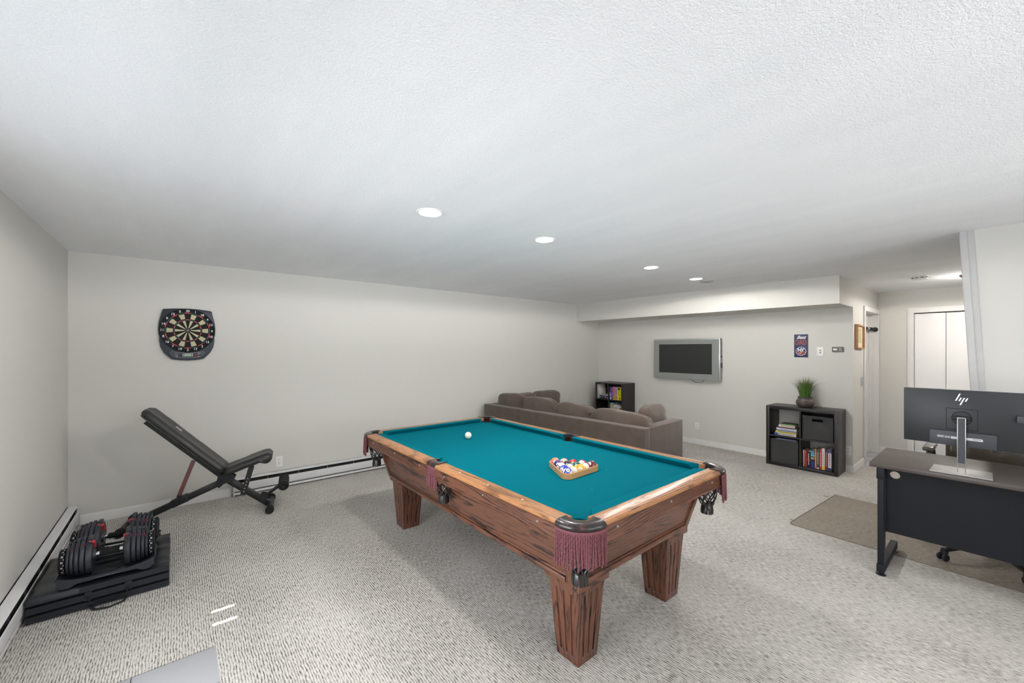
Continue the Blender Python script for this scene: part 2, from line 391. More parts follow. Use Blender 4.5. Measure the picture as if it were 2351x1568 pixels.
# fix of orientation: profiles must grow into the room
for nm, ax, sgn in (('baseboard_back', 1, -1), ('baseboard_right', 0, -1), ('baseboard_hall', 1, -1), ('baseboard_closet', 0, -1)):
    me = bpy.data.objects[nm].data; wall = {'baseboard_back': YA, 'baseboard_right': XB, 'baseboard_hall': YC, 'baseboard_closet': XD}[nm]
    m_ = sum(v.co[ax] for v in me.vertices)/len(me.vertices)
    if (m_-wall)*sgn < 0:
        for v in me.vertices: v.co[ax] = 2*wall-v.co[ax]
# hall door in wall_hall, casing, jamb
b = MB(); b.box(7.055, 7.905, YC+.085, YC+.125, .012, 2.015, .002); d2 = b.obj('door_1', M['door']); d2['kind'] = 'structure'; d2['label'] = 'white hall door set back in its frame'
b = MB(); b.box(7.025, 7.04, YC-.002, YC+.13, 0, 2.045); b.box(7.915, 7.935, YC-.002, YC+.13, 0, 2.045); b.box(7.04, 7.92, YC-.002, YC+.13, 2.02, 2.045)
b.box(7.04, 7.052, YC+.055, YC+.085, 0, 2.02); b.box(7.903, 7.915, YC+.055, YC+.085, 0, 2.02); b.box(7.05, 7.905, YC+.055, YC+.085, 2.008, 2.02)
b.obj('door_jamb', M['trim'], d2)
b = MB()
for x0, x1 in ((6.975, 7.04), (7.918, 7.982)): b.box(x0, x1, YC-.018, YC-.001, 0, 2.0218, .002)
b.box(6.975, 7.982, YC-.018, YC-.001, 2.022, 2.085, .002); b.obj('door_casing', M['trim'], d2)
# closet doors
cl = MB(); cl.box(XD+.09, XD+.10, -.43, .79, 0, 2.02); cl = cl.obj('door_2', M['gap']); cl['kind'] = 'structure'; cl['label'] = 'white folding closet doors in a moulded casing'
for k in range(4):
    y1 = .786-.3045*k; b = MB(); b.box(XD+.02, XD+.055, y1-.300, y1, .012, 2.008, .003); b.obj('door_panel', M['door'], cl)
b = MB()
for y0, y1, sg in ((.79, .853, 1), (-.493, -.43, -1)):
    yi, yo = (y0, y1) if sg > 0 else (y1, y0)
    def bb(ya, yb, d): b.box(XD-d, XD-.0005, min(ya, yb), max(ya, yb), 0, 2.022)
    bb(yi, yi+sg*.016, .012); bb(yi+sg*.0162, yi+sg*.034, .018); bb(yi+sg*.0342, yi+sg*.046, .013); bb(yi+sg*.0462, yo, .020)
for z0, z1, d in ((2.0222, 2.038, .012), (2.0382, 2.056, .018), (2.0562, 2.068, .013), (2.0682, 2.09, .020)): b.box(XD-d, XD-.0005, -.493, .853, z0, z1)
b.obj('door_casing', M['trim'], cl)
# patio door in the left wall
pd = MB(); pd.box(XL-.06, XL-.054, DY0+.05, DY1-.05, .05, DZ-.05); pd = pd.obj('door_3', M['glass']); pd['kind'] = 'structure'
b = MB()
for y0, y1 in ((DY0, DY0+.06), (DY1-.06, DY1), (1.59, 1.67)): b.box(XL-.09, XL-.03, y0, y1, 0, DZ)
b.box(XL-.09, XL-.03, DY0, DY1, 0, .06); b.box(XL-.09, XL-.03, DY0, DY1, DZ-.06, DZ); b.obj('door_frame', M['trim'], pd)
# unseen slab added outside to block the sun, slotted for the floor slivers
b = MB(); hole = []
for (x0, x1, y0, y1) in ((.150, .262, 2.882, 2.902), (.150, .258, 2.742, 2.762)):
    k = 2.42/(-SD.z); dx, dy = SD.x*k, SD.y*k; hole.append((x0-dx, x1-dx, y0-dy, y1-dy))
hole.sort(key=lambda h: h[2]); X0, X1 = -6.5, XL-T-.01; y = -4.
for h0 in hole:
    b.box(X0, X1, y, h0[2], 2.42, 2.43); b.box(X0, h0[0], h0[2], h0[3], 2.42, 2.43); b.box(h0[1], X1, h0[2], h0[3], 2.42, 2.43); y = h0[3]
b.box(X0, X1, y, 6, 2.42, 2.43); b.box(X1, 9, -6, YB-T-.01, 2.42, 2.43)
struct('sun_block', b, OAKD[0], 'unseen sun-blocking slab added outside above the patio door', 0)

# baseboard heaters
def heater(name, label, length, loc, rotz):
    t = thing(name, label, 'heater', loc, rotz, 'baseboard heaters')       # local: x along wall, y = 0 wall, -y room
    L = length
    b = MB(); b.box(0, L, -.006, 0, .0, .178); b.prism([(0, .178), (-.012, .178), (-.050, .173), (-.060, .168), (-.057, .164), (-.048, .168), (0, .173)], 0, L, Matrix(((0, 0, 1, 0), (1, 0, 0, 0), (0, 1, 0, 0), (0, 0, 0, 1))))
    b.obj('back_cover', M['heater'], t)
    b = MB(); b.prism([(-.062, .133), (-.066, .128), (-.066, .062), (-.060, .052), (-.056, .054), (-.060, .064), (-.060, .128)], 0.004, L-.004, Matrix(((0, 0, 1, 0), (1, 0, 0, 0), (0, 1, 0, 0), (0, 0, 0, 1))))
    b.obj('front_panel', M['heater'], t)
    b = MB(); b.prism([(-.006, .03), (-.052, .012), (-.058, .016), (-.058, .036), (-.052, .036), (-.006, .045)], 0, L, Matrix(((0, 0, 1, 0), (1, 0, 0, 0), (0, 1, 0, 0), (0, 0, 0, 1)))); b.obj('bottom_lip', M['heater'], t)
    b = MB(); b.box(.01, L-.01, -.050, -.006, .05, .148); b.obj('heating_fins', M['gap'], t)
    k = .30
    while k < L: b = MB(); b.box(k, k+.004, -.058, -.045, .036, .158); b.obj('bracket', M['steel'], t); k += .30
    for x in (-.003, L-.003):
        b = MB(); b.prism([(0, 0.006), (-.062, .006), (-.068, .02), (-.068, .15), (-.05, .176), (0, .182)], x, x+.008, Matrix(((0, 0, 1, 0), (1, 0, 0, 0), (0, 1, 0, 0), (0, 0, 0, 1)))); b.obj('end_cap', M['heater'], t)
    return t
heater('baseboard_heater', 'white metal baseboard heater along the long wall behind the weight bench', 4.6, (.45, YA-.001, 0), 0)
heater('baseboard_heater', 'white metal baseboard heater along the left wall beside the black gym mat', 2.42, (XL+.001, 2.61, 0), PI/2)

# ------------------------------------------------------------------ ceiling fittings
def downlight(x, y, label, pw=40):
    t = thing('recessed_light', label, 'light', (x, y, H), 0, 'recessed ceiling lights')
    b = MB(); b.lathe([(.066, 0), (.082, 0), (.084, -.003), (.080, -.006), (.068, -.004), (.066, 0)], 32, close=False); b.obj('trim_ring', M['white'], t)
    b = MB(); b.lathe([(.0, -.0035), (.067, -.0035)], 32, close=False); b.obj('diffuser', LED, t)
    d = bpy.data.lights.new('lamp', 'SPOT'); d.energy = pw; d.spot_size = 3.12; d.spot_blend = .12; d.shadow_soft_size = .06; d.color = (1, .97, .93)
    l_ = bpy.data.objects.new('lamp', d); C.objects.link(l_); l_.parent = t; l_.location = (0, 0, -.015)
LED = emis('led_diffuser', (1, .98, .95, 1), 9)
for x, y, s in ((1.195, 2.232, 'round recessed ceiling light nearest the camera, above the pool table'), (2.166, 2.229, 'round recessed ceiling light second in the row, above the far table side'),
                (3.738, 2.287, 'round recessed ceiling light third in the row, above the sofa corner'), (4.748, 2.315, 'round recessed ceiling light beside the round ceiling cover')):
    downlight(x, y, s)
for x, y, s in ((.10, -.80, 'unseen fill light added in the ceiling behind the viewpoint, patio door side'), (2.30, -1.0, 'unseen fill light added in the ceiling near the rear windows')): downlight(x, y, s, 20)  # extra downlights added out of view to fill the near walls
b = MB(); b.lathe([(.0, -.012), (.055, -.012), (.075, -.008), (.078, 0)], 32); o = b.obj('ceiling_cover', mat('cover_grey', rgb(178, 178, 180), .5))
tag(o, 'plain round grey cover plate on ceiling beside the farthest recessed light', 'cover', loc=(5.02, 2.31, H))
t = thing('smoke_detector', 'white round smoke detector on the hall ceiling', 'smoke detector', (6.575, .60, H))
b = MB(); b.lathe([(.0, -.040), (.050, -.040), (.066, -.034), (.072, -.016), (.074, 0)], 32); b.obj('housing', M['white'], t)
b = MB()
for k in range(10):
    a = 2*PI*k/10; b.box(-.014, .014, -.0025, .0025, -.022, -.015, 0, Matrix.Rotation(a, 4, 'Z') @ Matrix.Translation((0, .070, 0)))
b.obj('vent_slot', M['gap'], t)
t = thing('hall_ceiling_light', 'bronze hall ceiling light partly hidden behind the leaning post', 'light', (6.86, .185, H))
b = MB(); b.lathe([(.0, -.035), (.10, -.035), (.125, -.012), (.13, 0)], 32); b.obj('canopy', mat('bronze', rgb(90, 74, 58), .35, .8), t)
b = MB(); b.lathe([(.0, -.10), (.06, -.09), (.10, -.06), (.105, -.036)], 32, close=False); b.obj('glass_shade', emis('warm_shade', (1, .92, .82, 1), 3), t)
d = bpy.data.lights.new('lamp', 'POINT'); d.energy = 6; d.shadow_soft_size = .1; d.color = (1, .955, .90)
l_ = bpy.data.objects.new('lamp', d); C.objects.link(l_); l_.parent = t; l_.location = (0, 0, -.16)
d = bpy.data.lights.new('lamp', 'SPOT'); d.energy = 34; d.spot_size = 3.12; d.spot_blend = .1; d.shadow_soft_size = .1; d.color = (1, .935, .86)
l_ = bpy.data.objects.new('lamp', d); C.objects.link(l_); l_.parent = t; l_.location = (0, 0, -.12)

# ------------------------------------------------------------------ wall plates and small wall things
def outlet(label, Mx, name='wall_outlet', group='wall plates'):
    t = thing(name, label, 'outlet'); t.matrix_world = Mx; t['group'] = group
    b = MB(); b.box(-.036, .036, -.058, .058, 0, .005, .002); b.obj('cover_plate', M['white'], t)
    for s in (1, -1):
        b = MB(); b.lathe([(.0, .0065), (.0155, .0065), (.0165, .0045)], 20, Matrix.Translation((0, s*.020, 0))); f = b.obj('socket', M['white'], t)
        b = MB(); b.box(-.0075, -.005, s*.020-.001, s*.020+.008, .006, .0072); b.box(.005, .0075, s*.020-.001, s*.020+.008, .006, .0072); b.cyl((0, s*.020-.007, .006), (0, s*.020-.007, .0072), .0028, 10); b.obj('slot', M['gap'], f)
outlet('white duplex outlet on long wall just right of the weight bench seat', on_my((.868, YA-.001, .280)))
outlet('white duplex outlet on television wall just right of the sofa', on_mx((XB-.001, 3.099, .287)))
outlet('white outlet low on television wall behind the black cube shelf', on_mx((XB-.001, 1.215, .26)))
b = MB(); b.box(-.040, .040, -.058, .058, 0, .006, .002); o = b.obj('blank_wall_plate', M['wall']); o.matrix_world = on_my((.390, YA-.001, .312)); tag(o, 'blank wall plate painted in wall colour behind the bench seat', 'wall plate')
t = thing('phone_jack_plate', 'white wall plate with two dark jacks between the blue sign and the thermostat', 'wall plate'); t.matrix_world = on_mx((XB-.001, 1.495, 1.483))
b = MB(); b.box(-.036, .036, -.058, .058, 0, .006, .002); b.obj('cover_plate', M['white'], t)
for z in (.012, -.016):
    b = MB(); b.box(-.006, .006, z-.006, z+.006, .005, .008); b.obj('jack', M['gap'], t)
t = thing('thermostat', 'grey rectangular thermostat with a small white display', 'thermostat'); t.matrix_world = on_mx((XB-.001, 1.315, 1.509))
b = MB(); b.box(-.055, .055, -.032, .032, 0, .028, .004); b.obj('housing', mat('thermostat_grey', rgb(112, 110, 106), .5), t)
b = MB(); b.box(-.042, -.004, -.010, .010, .027, .0295); b.obj('display', M['white'], t)
b = MB(); b.box(.018, .046, -.020, .020, .027, .030, .001); b.obj('button_panel', mat('thermostat_light', rgb(140, 138, 134), .5), t)
t = thing('light_switch', 'grey metal light switch plate beside the hall door casing', 'light switch'); t.matrix_world = on_my((6.872, YC-.001, 1.09))
b = MB(); b.box(-.052, .052, -.060, .060, 0, .005, .002); b.obj('cover_plate', M['steel'], t)
b = MB(); b.box(-.008, .008, -.006, .014, .004, .016, .002); b.obj('toggle', M['white'], t)
# framed picture on wall_hall
t = thing('framed_picture', 'small light wood frame with a faded sketch, hung by the hall door', 'picture'); t.matrix_world = on_my((6.684, YC-.002, 1.668)) @ Matrix.Rotation(math.radians(-1.5), 4, 'Z')
b = MB(); fw, fh, q_ = .20, .150, .016
for x0, x1, y0, y1 in ((-fw, fw, fh-q_, fh), (-fw, fw, -fh, -fh+q_), (-fw, -fw+q_, -fh+q_, fh-q_), (fw-q_, fw, -fh+q_, fh-q_)): b.box(x0, x1, y0, y1, 0, .032, .0015)
b.obj('frame', M['oakf'], t)
b = MB(); b.box(-fw+.01, fw-.01, -fh+.01, fh-.01, .004, .008); b.obj('mount_board', M['cream'], t)
b = MB(); b.box(-.13, .12, -.075, .105, .008, .009); b.obj('sketch', mat('faded_sketch', rgb(196, 186, 146), .7, nscale=14, nstr=0, vary=.16), t)
# pull-up bar across the hall doorway
t = thing('pull_up_bar', 'chrome pull-up bar with black foam ends across the hall doorway', 'pull-up bar', (7.04, YC+.022, 1.80))
b = MB(); b.cyl((.0, 0, 0), (.875, 0, 0), .0125, 16); b.obj('bar', M['chrome'], t)
for x0, x1 in ((.03, .25), (.52, .84)):
    b = MB(); b.cyl((x0, 0, 0), (x1, 0, 0), .022, 18, bev=.006); b.obj('foam_grip', M['foam'], t)
for x0, x1 in ((.001, .02), (.855, .874)):
    b = MB(); b.cyl((x0, 0, 0), (x1, 0, 0), .034, 20, bev=.003); b.obj('end_cap', M['knob'], t)

# blue sign
t = thing('wall_sign', 'navy wall plaque reading Best DAD with a round hockey badge below', 'sign'); t.matrix_world = on_mx((XB-.002, 1.704, 1.556))
b = MB(); b.box(-.076, .076, -.152, .152, 0, .008, .001); b.obj('board', M['navy'], t)
v, f = text_geo('Best', .058, .0006, .45, .95, .0016); b = MB(); b.add(v, f, Matrix.Translation((0, .112, .009))); b.obj('lettering', M['print'], t, 0)['label'] = 'white script lettering'
v, f = text_geo('DAD', .088, .0006, 0, 1.0, .0022); b = MB(); b.add([(p.x*.70, p.y*1.12, p.z) for p in v], f, Matrix.Translation((0, .044, .009))); b.obj('lettering', M['orange'], t, 0)['label'] = 'faded orange block lettering'
b = MB(); b.lathe([(.053, .008), (.053, .0095), (.058, .0095), (.058, .008)], 40, Matrix.Translation((0, -.072, 0)), close=False); b.obj('badge_ring', M['print'], t)
b = MB(); b.lathe([(.0, .0086), (.047, .0086), (.047, .008)], 40, Matrix.Translation((0, -.072, 0))); b.obj('badge', M['navy'], t)
b = MB(); pts = [(.047*math.cos(a), .047*math.sin(a)) for a in [PI+(PI)*k/20 for k in range(21)]]; pts = [(x, min(y, .006)) for x, y in pts]; b.prism([(.046, .008)]+[(-.046, .008)]+pts[1:-1], .0087, .0094, Matrix.Translation((0, -.076, 0))); b.obj('badge_field', M['orange'], t)
v, f = text_geo('NY', .056, .0006, .0, .85, .0025); b = MB(); b.add(v, f, Matrix.Translation((-.001, -.056, .0102)))
b.bar((.024, -.05, .0102), (-.004, -.100, .0102), .004, .0012); b.bar((-.002, -.099, .0102), (-.026, -.098, .0102), .006, .0012); b.obj('badge_lettering', M['print'], t, 0)

# ------------------------------------------------------------------ television
t = thing('television', 'silver framed flat television mounted on the wall above the sofa', 'television', (XB, 3.25, 1.357))
b = MB(); b.box(-.055, -.001, -.20, .20, -.15, .15, .003); b.obj('wall_bracket', M['black'], t)
b = MB(); b.box(-.105, -.055, -.545, .545, -.325, .325, .006); b.obj('rear_frame', mat('silver_rim', rgb(196, 198, 198), .3, .5), t)
b = MB()
for y0, y1, z0, z1 in ((-.53, .535, .236, .305), (-.53, .535, -.322, -.232), (.441, .535, -.232, .236), (-.53, -.436, -.232, .236)): b.box(-.128, -.100, y0, y1, z0, z1)
b.obj('bezel', M['silver'], t)
b = MB(); b.box(-.118, -.098, -.44, .44, -.235, .235); b.obj('screen', M['screen'], t)
b = MB(); b.tube([(-.118, -.10, -.318), (-.118, -.17, -.362), (-.118, -.27, -.364), (-.118, -.315, -.325)], .0035, 6); b.obj('cable', M['black'], t)
for z, s in ((.04, .012), (-.09, .035)):
    b = MB(); b.box(-.07, -.045, -.552, -.54, z-s, z+s, .003); b.obj('side_port', M['black'], t)

# ------------------------------------------------------------------ dartboard
t = thing('dartboard', 'electronic dartboard with dark blue housing hung on the long wall', 'dartboard'); t.matrix_world = on_my((.084, YA-.002, 1.692))
out = []
pr = [(-.185, .193), (-.175, .2), (-.09, .209), (0, .212), (.09, .209), (.178, .198), (.188, .190), (.196, .145), (.212, .075), (.216, .02), (.214, -.04), (.208, -.062), (.209, -.10), (.200, -.16), (.175, -.215), (.135, -.262), (.12, -.276), (.06, -.286), (0, -.289), (-.06, -.286), (-.12, -.276), (-.135, -.262), (-.175, -.215), (-.200, -.16), (-.209, -.10), (-.208, -.062), (-.214, -.04), (-.216, .02), (-.212, .075), (-.196, .145)]
b = MB(); b.prism(pr[::-1], 0, .026, bev=.004); b.obj('housing', M['dhouse'], t)
b = MB(); b.lathe([(.0, .030), (.203, .030), (.209, .033), (.212, .030), (.212, .024)], 64); b.obj('number_ring', M['dblack'], t)
b = MB()
def sector(r0, r1, a0, a1, z, mi, n=4):
    b.cur = mi; vs = []
    for k in range(n+1):
        a = a0+(a1-a0)*k/n; vs += [(r0*math.cos(a), r0*math.sin(a), z), (r1*math.cos(a), r1*math.sin(a), z)]
    b.add(vs, [(2*k, 2*k+1, 2*k+3, 2*k+2) for k in range(n)])
g_ = .008
for k in range(20):
    a = PI/2-2*PI*k/20; h_ = PI/20; dk = (k % 2 == 0)
    for r0, r1, m0, m1 in ((.024, .096, 3, 2), (.100, .108, 1, 0), (.112, .158, 3, 2), (.165, .173, 1, 0)):
        gg = .0022/((r0+r1)/2); sector(r0, r1, a-h_+gg, a+h_-gg, .0335, m0 if dk else m1)
b.cur = 0; b.lathe([(.0, .034), (.020, .034)], 24, close=False); b.cur = 1; b.lathe([(.0, .0345), (.009, .0345)], 16, close=False)
b.obj('target_segments', [M['dgreen'], M['dred'], M['dtan'], M['dblack']], t, 0)
for k, nm in enumerate([20, 1, 18, 4, 13, 6, 10, 15, 2, 17, 3, 19, 7, 16, 8, 11, 14, 9, 12, 5]):
    a = PI/2-2*PI*k/20; v, f = text_geo(str(nm), .030, .0004, 0, 1, .0006); b = MB(); b.add(v, f, Matrix.Translation((.189*math.cos(a), .189*math.sin(a), .0325))); b.obj('number', M['print'], t, 0)
b = MB(); b.box(-.029, .029, -.252, -.222, .025, .028, .001); b.obj('display', M['lcd'], t)
for x, z, mm in ((-.060, -.226, 'dgreen'), (-.060, -.238, 'dgreen'), (-.060, -.250, 'dgreen'), (.060, -.230, 'dred'), (.060, -.248, 'dred')):
    b = MB(); b.lathe([(0, .0295), (.006, .029), (.007, .026)], 14, Matrix.Translation((x, z, 0)) @ Matrix.Diagonal((1.3, .6, 1, 1))); b.obj('button', M[mm], t)
b = MB(); arc = [(-.118, -.204), (-.06, -.216), (0, -.220), (.06, -.216), (.118, -.204), (.128, -.216), (.10, -.250), (.06, -.262), (0, -.265), (-.06, -.262), (-.10, -.250), (-.128, -.216)]
for i in range(len(arc)):
    p, q = arc[i], arc[(i+1) % len(arc)]; b.bar((p[0], p[1], .0265), (q[0], q[1], .0265), .0012, .0012)
for x0, x1, z in ((-.105, -.072, -.226), (-.095, -.072, -.238), (-.09, -.072, -.250), (.075, .112, -.221), (.075, .092, -.230), (.075, .09, -.248)): b.box(x0, x1, z-.001, z+.001, .026, .0272)
for x in (-.036, .036): b.box(x-.002, x+.002, -.252, -.222, .026, .0272)
b.obj('panel_outline', M['print'], t, 0)

# ------------------------------------------------------------------ pool table
PX, PY = 1.926, 2.306; HX, HY = .559, 1.1175; ZR = .789; ZB = .755
pt = thing('pool_table', 'oak pool table with teal cloth, leather pockets and mauve fringes', 'pool table', (PX, PY, 0))
# bed with pocket cut-outs (local coordinates centred on table)
def arc(cx, cy, r, a0, a1, n=10): return [(cx+r*math.cos(a0+(a1-a0)*k/n), cy+r*math.sin(a0+(a1-a0)*k/n)) for k in range(n+1)]
corners = [(sx, sy) for sx, sy in ((1, 1), (-1, 1), (-1, -1), (1, -1))]
def bed_poly():
    P = []
    def add_arc(c, r, a_in, a_out, n=12):            # clockwise arc from a_in to a_out
        while a_out > a_in: a_out -= 2*PI
        for k in range(n+1):
            a = a_in+(a_out-a_in)*k/n; P.append((c[0]+r*math.cos(a), c[1]+r*math.sin(a)))
    r = .058; o_ = .024; ex = .05
    e = math.acos((ex-o_)/r)                          # where circle meets bed edge
    for i, (sx, sy) in enumerate(((1, 1), (-1, 1), (-1, -1), (1, -1))):
        th = i*PI/2
        def rot(v): return (v[0]*math.cos(th)-v[1]*math.sin(th), v[0]*math.sin(th)+v[1]*math.cos(th))
        c = (sx*(HX+o_), sy*(HY+o_))
        # in the corner's own frame: enter on the +x edge below the circle, leave on the +y edge left of it
        add_arc(c, r, th-e, th+PI/2+e)
        if i in (0, 2):
            pass
        if i == 1:                                    # left long side, side pocket
            cs = (-(HX+.035), 0); e2 = math.acos((ex-.035)/.055)
            add_arc(cs, .055, PI-e2, PI+e2)
        if i == 3:
            cs = ((HX+.035), 0); e2 = math.acos((ex-.035)/.055)
            add_arc(cs, .055, -e2, e2)
    return P
b = MB(); b.prism(bed_poly(), ZB-.028, ZB); b.obj('bed_cloth', M['cloth'], pt, 30)
b = MB(); b.box(-HX-.03, HX+.03, -HY+.08, -.08, .66, ZB-.029); b.box(-HX-.03, HX+.03, .08, HY-.08, .66, ZB-.029); b.box(-HX+.09, HX-.09, -HY+.02, HY-.02, .66, ZB-.029); b.obj('slate_frame', OAKD[1], pt)
# cushions, rails, aprons. profile extruded along s, d outward from nose
def run(poly, s0fn, s1fn, fx):
    b = MB(); n = len(poly); vs = [fx(s0fn(d), d, z) for d, z in poly]+[fx(s1fn(d), d, z) for d, z in poly]
    b.add(vs, [tuple(range(n)), tuple(range(n, 2*n))[::-1]]+[(i, n+i, n+(i+1) % n, (i+1) % n) for i in range(n)]); return b
cush = [(0, ZR-.001), (.004, ZR+.003), (.012, ZR+.004), (.051, ZR+.001), (.051, ZB+.001), (.024, ZB+.001), (.006, ZR-.012)]
railp = [(.050, ZR-.03), (.050, ZR), (.108, ZR), (.112, ZR-.002), (.115, ZR), (.122, ZR-.001), (.129, ZR-.006), (.1315, ZR-.014), (.129, ZR-.022), (.122, ZR-.026), (.118, ZR-.028)]
apr = [(.060, ZR-.028), (.1235, ZR-.027), (.1235, .706), (.127, .703), (.127, .697), (.120, .694), (.060, .694)]
RD = []
for kind, s0, s1 in (('L', .0, HY), ('L', -HY, 0), ('R', 0, HY), ('R', -HY, 0), ('F', -HX, HX), ('N', -HX, HX)):
    fx = {'L': lambda s, d, z: (-HX-d, s, z), 'R': lambda s, d, z: (HX+d, s, z), 'F': lambda s, d, z: (s, HY+d, z), 'N': lambda s, d, z: (s, -HY-d, z)}[kind]
    def cf(end):
        def g(d):
            if abs(end) < .01: return None
            return math.copysign(abs(end)-.078+1.05*d*(.9 if d > .01 else 1), end)
        return g
    def lo(d, c=0, s0=s0, s1=s1):
        if s0 == 0: return .070-.35*d
        return -(abs(s0)-.078+.95*d)
    def hi(d, s0=s0, s1=s1):
        if s1 == 0: return -(.070-.35*d)
        return abs(s1)-.078+.95*d
    ax = 1 if kind in 'LR' else 0
    run(cush, lo, hi, fx).obj('cushion', M['cloth'], pt, 40)
    wl = (lambda d, s0=s0: .058) if s0 == 0 else (lambda d, s0=s0: s0-.003)
    wh = (lambda d, s1=s1: -.058) if s1 == 0 else (lambda d, s1=s1: s1+.003)
    r_ = run(railp, wl, wh, fx).obj('rail', OAKL[ax], pt, 50)
    run(apr, wl, wh, fx).obj('apron', OAKD[ax], pt, 30)
    # sights
    sp = .2794 if ax == 1 else .2795
    lst = [sp, 2*sp, 3*sp] if s0 == 0 else ([-sp, -2*sp, -3*sp] if s1 == 0 else [-sp, 0, sp])
    for s in lst:
        q = fx(s, .088, ZR+.0003); m2 = MB(); m2.lathe([(0, .0008), (.0052, .0006), (.0056, -.0005)], 14, Matrix.Translation(q)); m2.obj('diamond_sight', M['ivory'], r_)
    for s in ([.16, .56, .98] if s0 == 0 else ([-.16, -.56, -.98] if s1 == 0 else [-.45, 0, .45])):
        p = Vector(fx(s, .1235, .742)); q = Vector(fx(s, .1275, .742)); m2 = MB(); m2.cyl(p, q, .006, 12, .004); m2.obj('bolt_cap', M['steel'], pt)
# cabinet
TX, TY, BX, BY, ZT, ZC = .582, 1.130, .512, 1.062, .696, .425
ch = .045
def panel(a, b_, c, d, nrm, m, name='cabinet_panel', th=.012):
    q = MB(); n = Vector(nrm).normalized()*th; P = [Vector(k) for k in (a, b_, c, d)]
    q.add(P+[p-n for p in P], [(0, 1, 2, 3), (7, 6, 5, 4), (0, 4, 5, 1), (1, 5, 6, 2), (2, 6, 7, 3), (3, 7, 4, 0)]); return q.obj(name, m, pt, 0)
for s in (1, -1):
    panel((s*TX, -TY+ch, ZT), (s*TX, TY-ch, ZT), (s*BX, BY-ch, ZC), (s*BX, -BY+ch, ZC), (s, 0, -.2), OAKD[1], 'side_panel')
    panel((-TX+ch, s*TY, ZT), (TX-ch, s*TY, ZT), (BX-ch, s*BY, ZC), (-BX+ch, s*BY, ZC), (0, s, -.2), OAKD[0], 'end_panel')
    b = MB(); b.box(s*(BX+.008)-.012, s*(BX+.008)+.012, -BY+.055, BY-.055, ZC-.004, ZC+.022, .003); b.box(s*(BX+.004)-.008, s*(BX+.004)+.008, -BY+.05, BY-.05, ZC+.022, ZC+.034, .002); b.obj('base_moulding', OAKD[1], pt)
    b = MB(); b.box(-BX+.055, BX-.055, s*(BY+.008)-.012, s*(BY+.008)+.012, ZC-.004, ZC+.022, .003); b.box(-BX+.05, BX-.05, s*(BY+.004)-.008, s*(BY+.004)+.008, ZC+.022, ZC+.034, .002); b.obj('base_moulding', OAKD[0], pt)
for sx, sy in corners:
    b = MB()
    def ring(X, Y, z):
        e = .010
        return [(sx*(X+e), sy*(Y-ch-.012), z), (sx*(X+e), sy*(Y-ch*.35), z), (sx*(X-ch*.35), sy*(Y+e), z), (sx*(X-ch-.012), sy*(Y+e), z), (sx*(X-ch-.012), sy*(Y-.02), z), (sx*(X-.02), sy*(Y-ch-.012), z)]
    A = ring(TX, TY, ZT); Bq = ring(BX, BY, ZC-.004); b.add(A+Bq, [tuple(range(6)), tuple(range(6, 12))[::-1]]+[(i, 6+i, 6+(i+1) % 6, (i+1) % 6) for i in range(6)])
    b.obj('corner_post', OAKD[2], pt, 0)
# legs with three flutes on each face
def leg(cx, cy):
    W0, W1, zt = .069, .096, .384; b = MB()
    def hw(z): return W0+(W1-W0)*z/zt
    us = [0]; 
    gr = [(.20, .29), (.455, .545), (.71, .80)]; vt = (.10, .90)
    for k in range(4):
        R = Matrix.Rotation(k*PI/2, 3, 'Z')
        def P(u, v, dep=0):
            z = v*zt; h_ = hw(z); return R @ Vector(((u*2-1)*h_, -h_+dep, z))
        ub = [0]+[x for g in gr for x in g]+[1]
        for i in range(len(ub)-1):
            u0, u1 = ub[i], ub[i+1]; isg = i % 2 == 1
            for (v0, v1) in ((0, vt[0]), (vt[0], vt[1]), (vt[1], 1)):
                if isg and v0 == vt[0]:
                    um = (u0+u1)/2; dv = .006; q = [P(u0, v0), P(u1, v0), P(u1, v1), P(u0, v1), P(u0, v0+.012), P(um, v0+dv+.01, .008), P(um, v1-.012, .008)]
                    # v-groove: outer corners, deep centre line
                    vs = [P(u0, v0), P(u1, v0), P(u1, v1), P(u0, v1), P(u0+.02, v0+.01, .007), P(u1-.02, v0+.01, .007), P(u1-.02, v1-.01, .007), P(u0+.02, v1-.01, .007)]
                    b.add(vs, [(0, 1, 5, 4), (1, 2, 6, 5), (2, 3, 7, 6), (3, 0, 4, 7), (4, 5, 6, 7)])
                else: b.add([P(u0, v0), P(u1, v0), P(u1, v1), P(u0, v1)], [(0, 1, 2, 3)])
    b.add([(-W0, -W0, 0), (W0, -W0, 0), (W0, W0, 0), (-W0, W0, 0)], [(0, 3, 2, 1)]); b.add([(-W1, -W1, zt), (W1, -W1, zt), (W1, W1, zt), (-W1, W1, zt)], [(0, 1, 2, 3)])
    o = b.obj('leg', OAKD[2], pt, 0); o.location = (cx, cy, 0)
    c = MB(); c.box(-.113, .113, -.113, .113, .384, .421, .002); c.obj('leg_cap', OAKD[0], o)
    d_ = MB()
    for k in range(4):
        R = Matrix.Rotation(k*PI/2, 4, 'Z'); h_ = hw(.034)
        for u in (.245, .5, .755): d_.lathe([(0, .0015), (.0055, .001), (.006, 0)], 10, R @ Matrix.Translation(((u*2-1)*h_, -h_+.0003, .034)) @ Matrix.Rotation(PI/2, 4, 'X'))
    d_.obj('plug', mat('grey_plug', rgb(86, 84, 104), .5), o)
for sx, sy in corners: leg(sx*.391, sy*.956)
